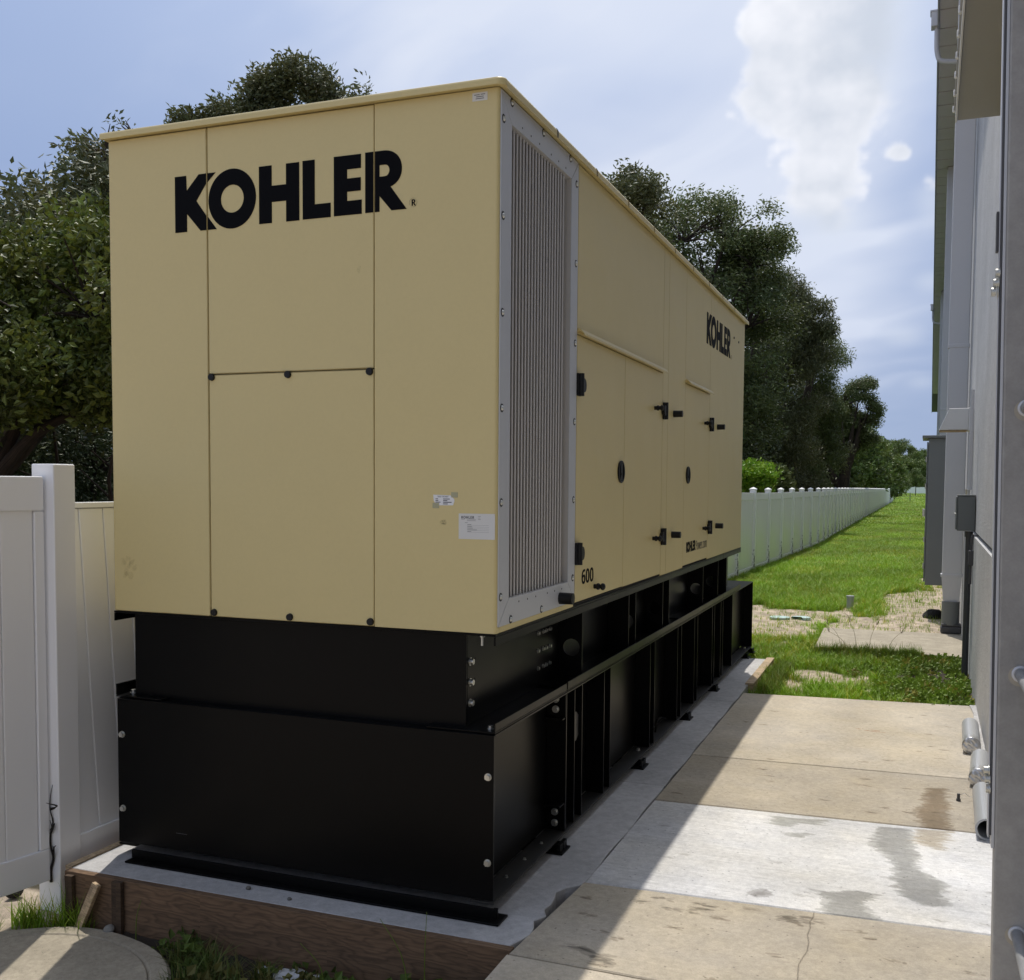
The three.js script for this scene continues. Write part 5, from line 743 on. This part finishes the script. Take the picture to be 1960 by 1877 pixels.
  // single tall stalks
  const stalk = (x, z, h, dx, dz, label, seed, head = true) => { const y = groundY(x, z), t = thing('grass_stalk', label, 'grass stalk', [x, y, z], 0, 'tall thin grass stalks'); part('stem', limb([[0, -0.02, 0], [dx * 0.25, h * 0.6, dz * 0.25], [dx, h, dz]], 0.0028, 0.001, 5, 8), head ? std({ color: rgb(0.20, 0.17, 0.07), roughness: 0.8 }) : GMd, t); reseed(seed); if (head) { const hs = []; for (let i = 0; i < 4; i++) hs.push(limb([[dx * 0.9, h * 0.92, dz * 0.9], [dx + rr(-0.03, 0.03), h + rr(0.0, 0.04), dz + rr(-0.03, 0.03)], [dx + rr(-0.07, 0.07), h + rr(0.02, 0.08), dz + rr(-0.05, 0.05)]], 0.002, 0.0008, 4, 4)); part('seed_head', hs, std({ color: rgb(0.16, 0.11, 0.06), roughness: 0.8 }), t); } };
  stalk(0.86, -7.44, 0.36, -0.16, 0, 'tall seed stalk leaning left before the rear slab', 1); stalk(1.0, -7.45, 0.4, -0.08, 0.03, 'straight tall seed stalk before the rear slab', 2); stalk(1.12, -7.42, 0.38, 0.08, 0, 'seed stalk leaning right before the rear slab', 3); stalk(1.3, -7.43, 0.3, 0.14, 0.02, 'lower seed stalk at the right before the rear slab', 4); stalk(0.93, -7.4, 0.28, -0.22, 0.02, 'lowest bent seed stalk at the left before the rear slab', 5);
  stalk(-0.13, 0.36, 0.36, 0.01, 0.0, 'thin upright stalk before the right end of the form board', 6, false); stalk(-0.17, 0.40, 0.34, -0.11, 0.02, 'curved stalk before the right end of the form board', 7, false); stalk(-0.52, 0.40, 0.2, -0.1, 0.02, 'pale bent stalk before the middle of the form board', 8, false); stalk(-1.5, 0.3, 0.2, 0.05, 0.02, 'stalk rising beside the dark stake', 9, false);
  // leaf litter, stones, torn plastic
  const scrapM = std({ color: rgb(0.55, 0.56, 0.57), roughness: 0.45 });
  const scrap = (x, z, r, label, seed) => { const g = new THREE.IcosahedronGeometry(r, 3), p = g.attributes.position; for (let i = 0; i < p.count; i++) { const a = fbm(p.getX(i) * 40 + seed, p.getY(i) * 40, p.getZ(i) * 40, 3); const k = 0.45 + a * 1.1; p.setXYZ(i, p.getX(i) * k * 1.25, p.getY(i) * k * 0.55, p.getZ(i) * k); } g.computeVertexNormals(); const m = part('plastic_scrap', g, scrapM); m.material = scrapM; m.position.set(x, groundY(x, z) + r * 0.3, z); tag(m, label, 'litter'); };
  scrap(-0.72, 0.335, 0.055, 'largest torn white plastic scrap in the soil before the form board', 3); scrap(-0.84, 0.32, 0.032, 'small white scrap left of the largest plastic scrap', 8); scrap(-0.62, 0.29, 0.028, 'white scrap against the form board above the largest scrap', 12); scrap(-0.47, 0.30, 0.024, 'flat pale scrap right of the torn plastic', 15);
  const stoneM = std({ color: rgb(0.20, 0.19, 0.17), map: grainT, roughness: 0.9 });
  const stone = (x, y, z, r, label, mat = stoneM, seed = 0) => { const g = new THREE.IcosahedronGeometry(r, 3), p = g.attributes.position; for (let i = 0; i < p.count; i++) { const k = 0.75 + 0.55 * fbm(p.getX(i) / r * 1.2 + seed, p.getY(i) / r * 1.2, p.getZ(i) / r * 1.2, 3); p.setXYZ(i, p.getX(i) * k, p.getY(i) * k * 0.8, p.getZ(i) * k); } g.computeVertexNormals(); const m = part('stone', g, mat); m.position.set(x, y, z); tag(m, label, 'stone'); };
  stone(-1.635, -0.20, 0.305, 0.022, 'grey pebble beside the dark stake at the slab rim', std({ color: rgb(0.35, 0.34, 0.31), map: grainT, roughness: 0.9 }), 4); stone(-1.05, 0.006, 0.14, 0.011, 'tiny dark pebble on the pad left of the pad middle', stoneM, 9); stone(-0.83, 0.004, 0.17, 0.009, 'tiny dark pebble on the pad right of the other pebble', stoneM, 12);
  const clodM = std({ color: rgb(0.022, 0.02, 0.018), map: soilT, roughness: 1 });
  stone(-2.50, -0.19, 0.28, 0.075, 'black soil clod under the gate', clodM, 21); stone(-2.36, -0.21, 0.12, 0.04, 'smaller black clod under the gate near the post', clodM, 25); stone(1.80, -0.05, -11.3, 0.13, 'dark wet soil clod beside the downspout base', clodM, 30);
  const twig = []; reseed(930); for (let i = 0; i < 150; i++) { const x = rr(-1.95, 0.1), z = rr(0.29, 0.75); if (!okFront([x, z])) continue; const y = groundY(x, z) + 0.006, a = rr(0, 6.28), l = rr(0.015, 0.06); twig.push(limb([[x, y, z], [x + Math.cos(a) * l * 0.5, y + rr(0, 0.01), z + Math.sin(a) * l * 0.5], [x + Math.cos(a) * l, y + rr(-0.004, 0.008), z + Math.sin(a) * l]], rr(0.001, 0.004), 0.001, 4, 3)); }
  const lit = part('twig_litter', twig, std({ color: rgb(0.09, 0.065, 0.045), roughness: 1 })); tag(lit, 'twigs and dead bits scattered over the shaded soil', 'litter', null, 'stuff');
}
scene.traverse((o) => { if (o.isMesh) { o.castShadow = true; o.receiveShadow = true; } });
renderer.render(scene, camera);
